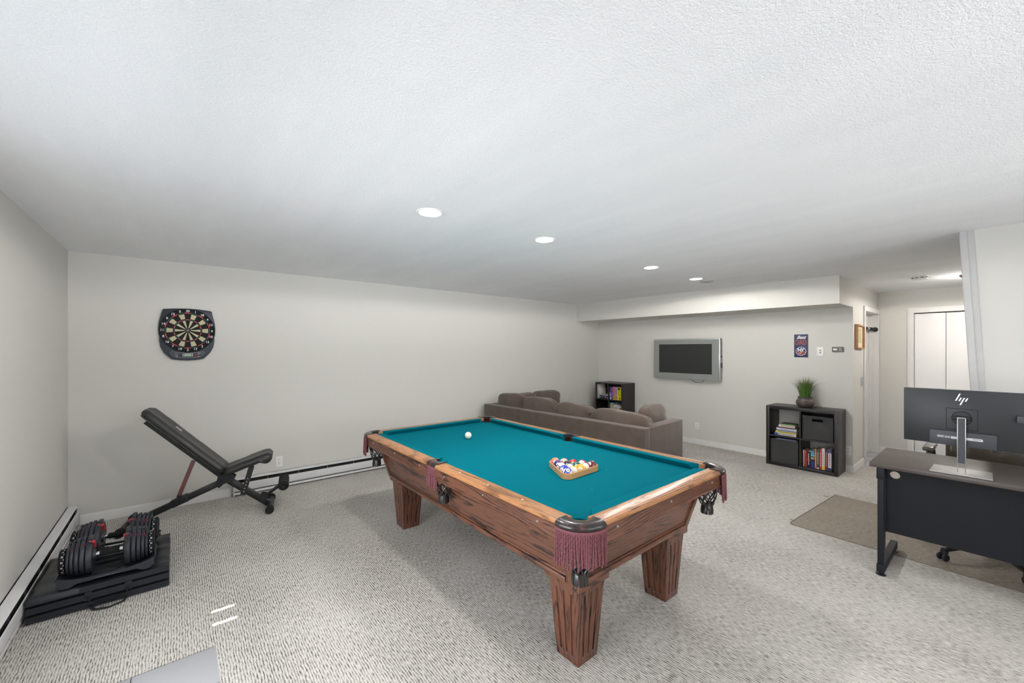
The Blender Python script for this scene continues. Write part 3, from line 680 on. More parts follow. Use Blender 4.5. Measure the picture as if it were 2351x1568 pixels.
# pockets: leather rim > fringe, net
def pocket(cx, cy, ang, corner):
    z1, z0 = ZR+.006, ZR-.028
    ia, oa = (math.radians(84), math.radians(62)) if corner else (math.radians(78), math.radians(33))
    ri, ro = .055, (.121 if corner else .121)
    n = 20; b = MB(); vs = []
    for k in range(n+1):
        t_ = -1+2*k/n; a = ang+ia*t_; c_ = ang+oa*t_
        if corner: ro_ = .113+.009*(abs(t_)**3)
        else: ro_ = .100/ max(.80, math.cos(oa*t_))
        I = Vector((cx+ri*math.cos(a), cy+ri*math.sin(a), 0)); O = Vector((cx+ro_*math.cos(c_), cy+ro_*math.sin(c_), 0))
        dv = (O-I).normalized()
        row = [I+Vector((0, 0, z0+.012)), I+Vector((0, 0, z1-.004)), I+dv*.005+Vector((0, 0, z1)), O-dv*.022+Vector((0, 0, z1)), O-dv*.008+Vector((0, 0, z1-.005)), O+Vector((0, 0, z1-.012)), O+dv*.002+Vector((0, 0, z1-.020)), O-dv*.002+Vector((0, 0, z0+.004)), O-dv*.008+Vector((0, 0, z0))]
        vs += row
    m = 9; fs = [(i*m+j, (i+1)*m+j, (i+1)*m+(j+1) % m, i*m+(j+1) % m) for i in range(n) for j in range(m)]+[tuple(range(m)), tuple(n*m+j for j in range(m))[::-1]]
    b.add(vs, fs); p = b.obj('pocket', M['pleath'], pt, 50)
    # fringe cords, header braid
    f = MB(); nc = 25 if corner else 12; L0 = .150 if corner else .128; rnd = random.Random(int(cx*1000+cy*77))
    def op(t_, dr=0):
        c_ = ang+oa*t_; rr = (.110+.008*abs(t_)**3 if corner else .096/max(.80, math.cos(oa*t_)))+dr; return Vector((cx+rr*math.cos(c_), cy+rr*math.sin(c_), 0))
    hd = [op(-1+2*k/24)+Vector((0, 0, z0-.004)) for k in range(25)]; f.tube(hd, .0055, 6, ell=1.6); f.tube([p_+Vector((0, 0, .006)) for p_ in hd], .004, 6, twist=1.2, ell=.6)
    for k in range(nc):
        t_ = -.97+1.94*k/(nc-1); L = L0*rnd.uniform(.86, 1.02); lean = rnd.uniform(-.010, .010); outw = rnd.uniform(-.004, .006)
        ns = 96; A_ = []; B_ = []
        for i in range(ns+1):
            u = i/ns; q = op(t_, outw*u+.002); tn = op(t_+.02)-op(t_); tn.normalize(); rd = Vector((tn.y, -tn.x, 0)); c0 = q+tn*lean*u*u+Vector((0, 0, z0-.004-L*u)); w2 = L*u/.0125*2*PI+k
            h0 = (tn*math.cos(w2)+rd*math.sin(w2))*.0024; A_.append(c0+h0); B_.append(c0-h0)
        f.tube(A_, .0030, 5); f.tube(B_, .0030, 5)
    f.obj('fringe', M['fringe'], p)
    # leather net basket
    g = MB(); off = .012; bc = Vector((cx+off*math.cos(ang), cy+off*math.sin(ang), 0)); top, bot = ZB-.030, .505 if corner else .52
    def prof(u): return .055*(1-u)+.033*u+.016*math.sin(u*PI)
    def pp(a, u, dr=0): r_ = prof(u)+dr; c = bc*u+Vector((cx, cy, 0))*(1-u); return c+Vector((r_*math.cos(a), r_*math.sin(a), top+(bot+.05-top)*u))
    ns = 8
    for k in range(ns):
        for sg in (1, -1):
            pts = [pp(2*PI*k/ns+sg*u*PI*.62, u) for u in [i/12 for i in range(13)]]; g.tube(pts, .0042, 6, ell=.7)
    cup = [(.030, bot+.052), (.034, bot+.040), (.037, bot+.020), (.036, bot)]; 
    for k in range(10):
        a0 = 2*PI*k/10; g.lathe([(r_, z) for r_, z in cup]+[(r_-.003, z) for r_, z in cup[::-1]], 3, Matrix.Translation(bc), a0, a0+2*PI/10*.86)
    g.lathe([(.0, bot+.045), (.031, bot+.05)], 20, Matrix.Translation(bc), close=False)
    g.obj('net', M['nleath'], p)
    h_ = MB(); h_.lathe([(.0545, z0+.01), (.0545, z1-.004), (.0525, z1-.004), (.0525, z0+.01)], 22, Matrix.Translation((cx, cy, 0)), ang-ia, ang+ia); h_.obj('liner', M['gap'], p)
for sx, sy in corners: pocket(sx*(HX+.022), sy*(HY+.022), math.atan2(sy, sx), True)
for sx in (1, -1): pocket(sx*(HX+.022), 0, 0 if sx > 0 else PI, False)
# chalk specks on cloth are part of the cloth
b = MB(); rnd = random.Random(3)
for k in range(26):
    x = rnd.uniform(-.5, .5); y = rnd.uniform(-1.05, 1.05); s = rnd.uniform(.0008, .0018)
    if k % 2: x = math.copysign(rnd.uniform(.50, .545), x)
    b.lathe([(0, s), (s, 0)], 5, Matrix.Translation((x, y, ZB+.0002)))
b.obj('chalk_specks', M['chalk'], pt)['kind'] = 'stuff'

# cue ball and racked balls
BR = .0286
def ball_mat(name, col, stripe):
    q = NT(name); c = q.n('TexCoord'); sp = q.n('SeparateXYZ'); q.l(c.outputs['Object'], sp.inputs[0])
    z = q.math('ABSOLUTE', sp.outputs[2]); y = q.math('GREATER_THAN', z, BR*.56 if stripe else 9)
    base = q.mix(y, col, rgb(238, 232, 218)); d1 = q.n('VectorMath', operation='DISTANCE'); d2 = q.n('VectorMath', operation='DISTANCE')
    for d, s in ((d1, 1), (d2, -1)): q.l(c.outputs['Object'], d.inputs[0]); d.inputs[1].default_value = (s*BR, 0, 0)
    m = q.math('LESS_THAN', q.math('MINIMUM', d1.outputs['Value'], d2.outputs['Value']), BR*.42)
    q.base(q.mix(m, base, rgb(240, 236, 226))); q.b.inputs['Roughness'].default_value = .12; q.b.inputs['Coat Weight'].default_value = .6; q.b.inputs['Coat Roughness'].default_value = .03
    return q.m
b = MB(); s_ = bmesh.new(); bmesh.ops.create_uvsphere(s_, u_segments=32, v_segments=20, radius=BR); b.bm(s_)
cue = b.obj('cue_ball', M['ivory'], None, 180); tag(cue, 'ivory cue ball alone on the far left of the cloth', 'billiard ball', loc=(1.898, 2.874, ZB+BR+.0005))
ball_me = None
BC = {'yellow': rgb(232, 176, 32), 'blue': rgb(28, 58, 190), 'red': rgb(206, 36, 52), 'purple': rgb(58, 44, 120), 'salmon': rgb(242, 128, 100), 'green': rgb(14, 92, 78), 'maroon': rgb(112, 26, 44), 'black': rgb(28, 28, 30)}
NUM = {('yellow', 0): 1, ('blue', 0): 2, ('red', 0): 3, ('purple', 0): 4, ('salmon', 0): 5, ('green', 0): 6, ('maroon', 0): 7, ('black', 0): 8, ('yellow', 1): 9, ('blue', 1): 10, ('red', 1): 11, ('purple', 1): 12, ('salmon', 1): 13, ('green', 1): 14, ('maroon', 1): 15}
r0 = Vector((1.880, 1.835)); r1 = Vector((2.004, 1.640)); ex_ = (r1-r0).normalized(); cen = (r0+r1)/2; ey_ = Vector((ex_.y, -ex_.x))
if (Vector((1.77, 1.642))-cen).dot(ey_) < 0: ey_ = -ey_
rows = [[('salmon', 0), ('salmon', 1), ('red', 0), ('red', 1), ('maroon', 0)], [('purple', 0), ('black', 0), ('green', 0), ('maroon', 1)], [('purple', 1), ('green', 1), ('yellow', 0)], [('blue', 0), ('yellow', 1)], [('blue', 1)]]
VIEW = Vector((-1.9, -1.7, 1.1)).normalized()
tilt = {('salmon', 0): (0, 0, 0), ('maroon', 0): 'v', ('salmon', 1): 's', ('red', 0): (0, 0, 0), ('red', 1): 'w', ('purple', 0): (1, 0, 0), ('black', 0): (1, 1, 0), ('green', 0): (1, 0, 1), ('maroon', 1): 'w', ('purple', 1): 'n', ('green', 1): 'w', ('yellow', 0): (1, 0, 0), ('blue', 0): 'l', ('yellow', 1): 'w', ('blue', 1): 's'}
SPC = BR*2+.0006
for r_, row in enumerate(rows):
    for c_, key in enumerate(row):
        p2 = cen+ex_*((c_-(len(row)-1)/2)*SPC)+ey_*(r_*SPC*.8660)
        desc = ('solid ' if not key[1] else 'white ball with ')+key[0]+(' ball' if not key[1] else ' stripe')
        lb = 'pool ball, '+desc+', in the wooden rack'
        b = MB(); s_ = bmesh.new(); bmesh.ops.create_uvsphere(s_, u_segments=28, v_segments=18, radius=BR); b.bm(s_)
        o = b.obj('pool_ball', ball_mat('ball_%s_%d' % key, BC[key[0]], key[1]), None, 180); tag(o, lb, 'billiard ball', 'racked pool balls', loc=(p2.x, p2.y, ZB+BR+.0005))
        k = tilt[key]
        to_cam = (Vector((0, 0, 1.51))-Vector((p2.x, p2.y, .78))).normalized(); rt = to_cam.cross(Vector((0, 0, 1))).normalized()*-1; up = to_cam.cross(rt)*-1
        if up.z < 0: up = -up
        def frame(x, z):
            x = Vector(x).normalized(); z = Vector(z); z = (z-x*z.dot(x)).normalized(); y = z.cross(x); return Matrix((x, y, z)).transposed().to_4x4()
        if k == 'v': R = frame(to_cam*.8-rt*.5+up*.25, up)
        elif k == 'l': R = frame(to_cam*.8-rt*.6+up*.1, up)
        elif k == 'n': R = frame(to_cam*.7-rt*.9-up*.2, up+rt*.8)
        elif k == 's': R = frame(to_cam*.8+up*.5+rt*.1, up*-.5+rt*.8)
        elif k == 'w': R = frame(to_cam*.1-up*.9+rt*.5, to_cam*.7+up*.4-rt*.4)
        else: R = frame(-to_cam, up)
        o.rotation_euler = R.to_euler()
        v, f = text_geo(str(NUM[key]), .014, 0, 0, .9, .0003); m2 = MB()
        for sg in (1, -1):
            vs = []
            for q in v:
                z_ = Vector((math.sqrt(max(0, (BR+.00035)**2-q.x*q.x-q.y*q.y)), q.x, q.y)); vs.append(z_ if sg == 1 else Vector((-z_.x, -z_.y, z_.z)))
            m2.add(vs, f)
        m2.obj('number', M['dblack'], o, 0, fix=False)
# triangle rack
inner = []; RR = BR+.001; tri = [cen+ex_*(-2*SPC), cen+ex_*(2*SPC), cen+ey_*(4*SPC*.866)]
def offset_tri(off, n=8):
    P = []; c0 = sum(tri, Vector((0, 0)))/3
    for i in range(3):
        p = tri[i]; q = tri[(i+1) % 3]; pr_ = tri[i-1]
        d_in = (p-pr_).normalized(); d_out = (q-p).normalized()
        def nrm(d, ref):
            n_ = Vector((d.y, -d.x)); return n_ if (ref+n_-c0).length > (ref-n_-c0).length else -n_
        a = nrm(d_in, (p+pr_)/2); b_ = nrm(d_out, (p+q)/2); a0 = math.atan2(a.y, a.x); a1 = math.atan2(b_.y, b_.x)
        while a1-a0 > PI: a1 -= 2*PI
        while a1-a0 < -PI: a1 += 2*PI
        for k in range(n+1):
            t_ = a0+(a1-a0)*k/n; P.append(p+Vector((math.cos(t_), math.sin(t_)))*off)
    return P
A = offset_tri(RR); Bq = offset_tri(RR+.010); n = len(A); b = MB(); zb, zt_ = ZB+.0005, ZB+.034; vs = []
for L_, z in ((A, zb), (A, zt_-.002), ([a.lerp(c, .2) for a, c in zip(A, Bq)], zt_), ([a.lerp(c, .8) for a, c in zip(A, Bq)], zt_), (Bq, zt_-.002), (Bq, zb)): vs += [(p.x-cen.x, p.y-cen.y, z-zb) for p in L_]
b.add(vs, [(r_*n+i, r_*n+(i+1) % n, ((r_+1) % 6)*n+(i+1) % n, ((r_+1) % 6)*n+i) for r_ in range(6) for i in range(n)])
o = b.obj('ball_rack', RACKW, None, 40); tag(o, 'light oak triangle rack holding the fifteen balls', 'rack', loc=(cen.x, cen.y, zb))

# ------------------------------------------------------------------ weight bench
al = -math.atan(.2)
wb = thing('weight_bench', 'black adjustable weight bench with raised backrest and maroon brace', 'weight bench', (.69, 4.47, 0), al)
def padgeo(L, W, T, nose=0, seed=0, rnd_end=.5):              # pad lying along x 0..L, centred in y, top at z=T
    b = MB(); nx, ny = 28, 10
    def fn(side):
        def g(u, v):
            x = L*u; cr = .055; dx_ = max(0, cr-min(u, 1-u)*L); y = (v-.5)*W*(1-(cr-math.sqrt(cr*cr-dx_*dx_))/(W/2)); ex = min(u, 1-u)*L; ey = min(v, 1-v)*W; r = .024
            k = 1
            for e in (ex, ey):
                if e < r: k *= (max(0, 1-(1-e/r)**2.5))**.5*.5+.5
            wv = .0035*noise.noise(Vector((x*9+seed, y*7, side*3)))+.0025*math.sin(v*PI*3)
            z = T/2+side*(T/2*k)+side*wv*k
            if side < 0 and nose and u > .72: z -= nose*math.sin((u-.72)/.28*PI)*.9
            if side > 0 and nose and u > .80: z -= nose*.55*((u-.80)/.20)**2
            return Vector((x, y, z))
        return g
    top, bot = fn(1), fn(-1); b.grid(top, nx, ny); o = len(b.v); b.grid(bot, nx, ny)
    b.f = b.f[:nx*ny]+[tuple(i for i in f[::-1]) for f in b.f[nx*ny:]]
    m = ny+1; edge = [i*m for i in range(nx+1)]+[nx*m+j for j in range(1, m)]+[i*m+ny for i in range(nx-1, -1, -1)]+[j for j in range(ny-1, 0, -1)]
    for i in range(len(edge)):
        a, c = edge[i], edge[(i+1) % len(edge)]; b.f.append((a, a+o, c+o, c)); b.mi.append(0)
    return b
def place(o, p, ang):                                        # rotate about local y so pad climbs, in the bench frame
    o.location = p; o.rotation_euler = (0, ang, 0)
bl = math.hypot(.912-.36, .962-.389); ba = math.atan2(.962-.389, .912-.36)
o = padgeo(bl+.02, .265, .062, seed=1).obj('backrest', M['leath'], wb, 60)
o.rotation_euler = (0, 0, 0); o.matrix_local = axes((-.368, 0, .385), (-math.cos(ba), 0, math.sin(ba)), (0, -1, 0))
pp_ = MB(); 
for y in (-.131, .131): pp_.tube([(.02, y, .014), (bl, y, .014)], .003, 6)
pp_.obj('piping', M['black'], o)
mk = MB(); mk.box(.50, .56, -.02, .012, .0655, .067); mk.obj('logo_patch', M['label'], o, 0)
sa = math.atan2(.125, .37)
o = padgeo(.40, .265, .062, nose=.035, seed=5).obj('seat', M['leath'], wb, 60); o.matrix_local = axes((-.350, 0, .368), (math.cos(sa), 0, math.sin(sa)), (0, 1, 0))
v, f = text_geo('ooo', .035, .0003); mk = MB(); mk.add(v, f, Matrix.Translation((.10, -.02, .0665)) @ Matrix.Rotation(0, 4, 'Z')); mk.obj('seat_marks', mat('faint_red_print', rgb(96, 62, 60), .6), o, 0)
b = MB(); b.bar((-.37, -.04, .345), (-.905, -.04, .895), .022, .022); b.bar((-.37, .04, .345), (-.905, .04, .895), .022, .022); b.box(-.015, .015, -.06, .06, -.003, .003, 0, axes((-.80, 0, .80), (1, 0, 0), (0, 1, 0))); b.obj('backrest_frame', M['black'], wb)
b = MB(); b.bar((-.345, 0, .315), (-1.02, 0, .040), .052, .050, .004); b.obj('rear_beam', M['black'], wb)
b = MB(); b.bar((-.62, 0, .207), (-.735, 0, .160), .064, .062, .004); b.box(-.695, -.668, -.02, .02, .19, .235, .003); b.obj('sleeve', M['black'], wb)
b = MB(); b.bar((-.345, 0, .325), (-.01, 0, .040), .052, .050, .004); b.obj('front_beam', M['black'], wb)
b = MB(); b.bar((-.585, 0, .520), (-.690, 0, .212), .030, .030, .003); b.obj('backrest_brace', M['brace'], wb)
b = MB()
for y in (-.034, .034): b.prism([(-.42, .30), (-.30, .29), (-.27, .34), (-.31, .375), (-.40, .37)], y-.003, y+.003, Matrix(((1, 0, 0, 0), (0, 0, 1, 0), (0, 1, 0, 0), (0, 0, 0, 1))))
for x, z in ((-.385, .335), (-.335, .325), (-.30, .325)): b.cyl((x, -.045, z), (x, .045, z), .009, 12)
b.obj('hinge_plate', M['black'], wb)
b = MB()
for y in (-.032, .032): b.bar((-.150, y, .405), (-.215, y, .165), .006, .044)
b.bar((-.150, 0, .415), (-.165, 0, .36), .06, .04)
b.obj('seat_support', M['black'], wb)
b = MB()
for k in range(5):
    t_ = .40+.12*k; b.cyl((-.150-.065*t_, -.0365, .405-.24*t_), (-.150-.065*t_, -.034, .405-.24*t_), .0045, 8)
b.obj('adjusting_hole', M['label'], wb)
for nm, x, w_ in (('front_foot', .005, .20), ('rear_foot', -1.03, .19)):
    b = MB(); b.cyl((x, -w_+.03, .033), (x, w_-.03, .033), .027, 20); o = b.obj(nm, M['black'], wb)
    for s in (-1, 1):
        b = MB(); b.cyl((x, s*(w_-.045), .0355), (x, s*w_, .0355), .035, 22, bev=.005); b.obj('rubber_cap', M['foam'], o)
b = MB(); b.bar((-.065, 0, .095), (.115, 0, .225), .03, .028, .003); b.obj('leg_holder_arm', M['black'], wb)
b = MB()
for y in (-.025, .025): b.prism([(-.10, .11), (-.055, .055), (-.02, .09), (-.03, .14), (-.06, .15)], y-.003, y+.003, Matrix(((1, 0, 0, 0), (0, 0, 1, 0), (0, 1, 0, 0), (0, 0, 0, 1))))
b.cyl((-.055, -.035, .115), (-.055, .035, .115), .008, 10); b.obj('arm_bracket', M['black'], wb)
for s in (-1, 1):
    b = MB(); pr = [(.0, 0), (.036, 0), (.045, .006), (.045, .045), (.041, .052), (.045, .060), (.045, .100), (.041, .107), (.045, .115), (.045, .150), (.036, .156), (.0, .156)]
    b.lathe(pr, 22, axes((.115, s*.018, .225), (1, 0, 0), (0, 0, s)) ); b.obj('foam_roller', M['foam'], wb)
b = MB(); b.cyl((.115, -.178, .225), (.115, .178, .225), .012, 14); b.obj('roller_bar', M['black'], wb)
b = MB(); b.prism([(-.015, 0), (.02, .0), (.028, -.05), (0, -.075), (-.02, -.05)], -.01, .01, axes((-.395, -.03, .33), (1, 0, 0), (0, 0, 1))); b.obj('pull_tab', M['strap'], wb)

# ------------------------------------------------------------------ folded gym mat, trays, dumbbells
gm = thing('folding_gym_mat', 'folded black gym mat on the carpet against the left heater', 'gym mat', (-.335, 3.68, 0), 0)
b = MB(); rnd = random.Random(5)
def slab(z0, z1, w, d, seed, topw=.006):
    q = MB(); nx, ny = 26, 26; r = .018
    def fn(sd):
        def g(u, v):
            x = (u-.5)*w; y = (v-.5)*d; ex = min(u, 1-u)*w; ey = min(v, 1-v)*d; k = 1
            for e in (ex, ey):
                if e < r: k *= math.sqrt(max(0, 1-(1-e/r)**2))
            wr = topw*(noise.noise(Vector((x*3.2+seed, y*11, seed)))+.6*noise.noise(Vector((x*9, y*16+seed, 2)))) if sd > 0 else 0
            return Vector((x, y, (z0+z1)/2+sd*(z1-z0)/2*(.75+.25*k)+wr*k))
        return g
    q.grid(fn(1), nx, ny); o = len(q.v); q.grid(fn(-1), nx, ny); m = ny+1
    edge = [i*m for i in range(nx+1)]+[nx*m+j for j in range(1, m)]+[i*m+ny for i in range(nx-1, -1, -1)]+[j for j in range(ny-1, 0, -1)]
    for i in range(len(edge)):
        a, c = edge[i], edge[(i+1) % len(edge)]; q.f.append((a, a+o, c+o, c)); q.mi.append(0)
    return q
for z0, z1, sd in ((.0015, .046, 1), (.048, .094, 2), (.096, .140, 3)): slab(z0, z1, .598, .585, sd, .010 if z1 > .13 else .001).obj('mat_panel', M['vin'], gm, 70)
b = MB(); b.tube([(-.06, -.294, .075), (-.055, -.306, .045), (-.02, -.318, .022), (.06, -.322, .020), (.105, -.310, .048), (.11, -.294, .075)], .011, 8, ell=.22); b.obj('carry_handle', M['strap'], gm)
b = MB(); b.tube([(-.06, -.292, .02), (-.03, -.335, .006), (.03, -.352, .005), (.09, -.330, .006), (.11, -.292, .02)], .010, 8, ell=.22); b.obj('carry_handle', M['strap'], gm)
for x in (-.06, .11):
    b = MB(); b.box(x-.016, x+.016, -.297, -.291, .05, .10, .001); b.obj('handle_tab', M['strap'], gm)
def tray(label, loc, rz):
    t = thing('dumbbell_tray', label, 'dumbbell tray', loc, rz, 'dumbbell trays')
    b = MB(); out = []
    for k in range(33):
        u = -1+2*k/32; x = .205*u; z = .036+.028*abs(u)**3.0; out.append((x, z))
    vs = []; ns = len(out)
    pts = [(x, z) for x, z in out]+[(x*1.02, min(.024, .0015+.05*(1-(x/.15)**2)) if abs(x) < .15 else .0015+.02*max(0, (abs(x)-.18)/.025)) for x, z in out[::-1]]
    for yy in (-.098, -.088): 
        pass
    Mx = Matrix(((1, 0, 0, 0), (0, 0, 1, 0), (0, 1, 0, 0), (0, 0, 0, 1)))
    b.prism(pts, -.114, -.103, Mx); b.obj('side_rail', M['plate'], t)
    b = MB(); b.prism(pts, .103, .114, Mx); b.obj('side_rail', M['plate'], t)
    b = MB(); 
    for s in (1, -1): b.prism([(s*.06, .012), (s*.15, .012), (s*.20, .03), (s*.215, .062), (s*.208, .064), (s*.19, .036), (s*.15, .019), (s*.06, .019)], -.103, .103, Mx)
    b.box(-.075, .075, -.09, .09, .010, .017); b.obj('tray_base', M['plate'], t)
    b = MB(); b.box(-.06, .055, -.100, -.092, .0175, .0195); b.obj('warning_label', M['label'], t, 0)
    b = MB(); b.lathe([(.036, .0175), (.038, .0195), (.040, .0175)], 28, Matrix.Diagonal((1.2, 1, 1, 1)), close=False); b.obj('logo_ring', M['mon2'], t)
def plate_outline(R, n=28):
    return [(R*math.cos(2*PI*k/n)*(1 if math.cos(2*PI*k/n) > -.5 else .98), R*math.sin(2*PI*k/n)*(.97)) for k in range(n)]
def dumbbell(label, loc, rz):
    t = thing('adjustable_dumbbell', label, 'dumbbell', loc, rz, 'adjustable dumbbells')
    b = MB(); b.cyl((-.185, 0, 0), (.185, 0, 0), .0135, 20); b.obj('bar', M['chrome'], t)
    b = MB(); b.lathe([(.014, -.044), (.0165, -.040), (.0185, 0), (.0165, .040), (.014, .044)], 20, axes((0, 0, 0), (0, 0, 1), (0, 1, 0))); b.obj('grip', M['foam'], t)
    for s in (-1, 1):
        b = MB(); b.lathe([(.014, 0), (.030, .002), (.034, .010), (.034, .014)], 22, axes((s*.058, 0, 0), (0, 0, 1), (0, s*1.0, 0)) if False else Matrix.Translation((s*.058, 0, 0)) @ Matrix.Rotation(s*PI/2, 4, 'Y')); b.obj('inner_collar', M['plate'], t)
        x = .070
        for k, (R, th) in enumerate(((.099, .027), (.097, .020), (.093, .018), (.088, .015), (.083, .012))):
            Mx = Matrix.Translation((s*x, 0, 0)) @ Matrix.Rotation(s*PI/2, 4, 'Y')
            b = MB(); b.lathe([(.016, 0), (R*.82, 0), (R-.003, .0), (R, .004), (R, th-.004), (R-.004, th), (R*.80, th), (R*.78, th-.002), (.016, th-.002)], 36, Mx); b.cur = 0
            b.box(-.014 if k else -.02, .014, -.004 if k else -.022, .030, 0, th*.8, .003, Matrix.Translation((s*(x+th*.1), .022 if s > 0 else .018, R-.006)) @ Matrix.Rotation(s*PI/2, 4, 'Y') @ Matrix.Translation((0, 0, 0)))
            o = b.obj('weight_plate', M['plate'], t, 40)
            if k == 0:
                c_ = MB(); xx = s*(x-.002)
                c_.tube([(xx, -.030, .082), (xx, -.005, .088), (xx, .020, .066), (xx, .030, .034)], .0065, 6, ell=.5); c_.tube([(xx, -.030, .088), (xx+s*.018, -.032, .093)], .005, 6); c_.obj('release_hook', M['red'], o)
            elif k in (1, 2, 3, 4):
                c_ = MB(); c_.box(s*(x-.004)-.003, s*(x-.004)+.003, -.040, -.026, R-.026, R-.010); c_.obj('spacer_tab', M['red'], o)
            x += th+.0035
        b = MB(); b.lathe([(.0, 0), (.066, 0), (.069, .004), (.069, .022), (.064, .028), (.0, .028)], 36, Matrix.Translation((s*x, 0, 0)) @ Matrix.Rotation(s*PI/2, 4, 'Y')); dl = b.obj('selector_dial', M['dblack'], t)
        c_ = MB()
        for k, nm in enumerate(['5', '7', '10', '12', '15', '17', '20', '25', '30', '35', '40', '45', '50', '52']):
            a = 2*PI*k/14; v, f = text_geo(nm, .0115, .0003, 0, .9, .0003)
            c_.add(v, f, Matrix.Rotation(a, 4, 'X') @ axes((s*(x+.013), 0, .0693), (0, 1, 0) if s < 0 else (0, -1, 0), (-1 if s > 0 else 1, 0, 0)) @ Matrix.Rotation(PI if False else 0, 4, 'Z'))
            c_.add(*((lambda q: (q.v, q.f))(MB().box(-.001, .001, -.004, .004, 0, .0006))), Matrix.Rotation(a+.22, 4, 'X') @ Matrix.Translation((s*(x+.006), 0, .0690)))
        c_.obj('dial_numbers', M['print'], dl, 0)
    return t
tray('black cradle under the dumbbell nearest the camera', (-.316, 3.50, .1475), .0); tray('black cradle under the dumbbell nearest the long wall', (-.306, 3.775, .1500), -.10)
dumbbell('black adjustable dumbbell with red tabs, in front of its twin on the gym mat', (-.316, 3.50, .270), 0.0)
dumbbell('black adjustable dumbbell with red tabs, behind its twin on the gym mat', (-.306, 3.775, .2725), -.10)
b = MB()
for k in range(3):
    b.tube([(-.08+.02*k, -.03+.012*k, 0.004+.004*k), (-.03+.012*k, .012, .014+.006*k), (.03, -.02+.01*k, .006+.005*k), (.075-.01*k, .03, .010)], .010, 8, ell=.2)
o = b.obj('coiled_strap', M['strap']); tag(o, 'black webbing strap coiled in the front dumbbell cradle', 'strap', loc=(-.31, 3.49, .1675))

# ------------------------------------------------------------------ sectional sofa
sf = thing('sectional_sofa', 'taupe brown sectional sofa with loose back cushions facing the television', 'sofa', (3.675, 2.325, 0), math.radians(3.0))
# local: +y runs along the long back towards the long wall, +x towards the television
def rbox(name, x0, x1, y0, y1, z0, z1, bev=.02, m=None):
    b = MB(); b.box(x0, x1, y0, y1, z0, z1, bev, None, 3); return b.obj(name, m or M['sofa'], sf, 60)
def cushion(name, cx, cy, cz, sx, sy, sz, rot=(0, 0, 0), seed=0, puff=.35, wr=.012):
    s_ = bmesh.new(); bmesh.ops.create_cube(s_, size=2); bmesh.ops.subdivide_edges(s_, edges=s_.edges[:], cuts=11, use_grid_fill=True)
    for v in s_.verts:
        p = v.co.copy(); e = 7.0; l_ = (abs(p.x)**e+abs(p.y)**e+abs(p.z)**e)**(1/e); p = p/l_*(1.0)
        q = Vector((p.x*sx/2, p.y*sy/2, p.z*sz/2))
        # thinner at the rim in the plane of the cushion, plump in the middle
        rim = max(abs(p.y), abs(p.z)); q.x *= (1-puff*max(0, rim-.35)/.65)
        nse = noise.noise(Vector((q.x*6+seed*3.1, q.y*7, q.z*7)))+.5*noise.noise(Vector((q.x*14, q.y*15+seed, q.z*15)))
        n = q.normalized(); q += n*wr*nse
        if p.z > .6: q.z -= .030*abs(p.y)**3+.014*(.5+.5*math.cos(p.y*PI*.9+seed))
        v.co = q
    b = MB(); b.bm(s_); o = b.obj(name, M['sofa'], sf, 180); o.location = (cx, cy, cz); o.rotation_euler = rot
    c = MB(); pts = []
    for k in range(48):
        a = 2*PI*k/48; y, z = math.cos(a), math.sin(a); l_ = (abs(y)**5+abs(z)**5)**.2; pts.append((.0, y/l_*sy/2*1.004, z/l_*sz/2*1.0-(.016 if z/l_ > .7 else 0)))
    c.tube(pts, .004, 6, closed=True); c.obj('seam', M['sofa'], o, 180)
    return o
LL = 2.61
rbox('back_panel', 0, .13, 0, 1.86, .05, .695, .012); rbox('back_panel', 0, .13, 1.872, LL, .05, .695, .012)
rbox('arm_panel', .132, .87, 0, .13, .05, .695, .012)
rbox('back_panel', .132, 1.55, LL-.12, LL, .05, .695, .012)
rbox('seat_base', .132, .85, .132, LL-.122, .07, .30, .015); rbox('seat_base', .852, 1.55, LL-.85, LL-.122, .07, .30, .015)
for y0, y1 in ((.135, .84), (.845, 1.55), (1.555, LL-.125)): rbox('seat_cushion', .30, .86, y0, y1, .302, .455, .045)
for x0, x1 in ((.865, 1.20), (1.205, 1.54)): rbox('seat_cushion', x0, x1, LL-.85, LL-.30, .302, .455, .045)
lean = .16
for k, (y0, y1, zt) in enumerate(((.04, .80, .825), (.81, 1.36, .845), (1.37, 1.95, .865), (1.96, 2.47, .875))):
    cushion('back_cushion', .215, (y0+y1)/2, (zt+.40)/2, .21, (y1-y0)*1.05, zt-.40, (0, lean-.10, (-.05, .04, -.03, .06)[k]), k+1)
cushion('back_cushion', .60, .235, .650, .20, .50, .44, (0, .06, PI/2+.06), 9, wr=.02)
for k, (x0, x1, zt) in enumerate(((.40, .83, .84), (.84, 1.40, .85))): cushion('back_cushion', (x0+x1)/2, LL-.215, (zt+.42)/2, .20, (x1-x0)*1.04, zt-.42, (0, -.1, PI/2-.04), 12+k)
b = MB()
for x, y in ((.06, .06), (.80, .06), (.06, LL-.06), (1.48, LL-.06), (1.48, LL-.80), (.80, 1.2)): b.box(x-.03, x+.03, y-.03, y+.03, 0, .055)
b.obj('foot_block', M['black'], sf)

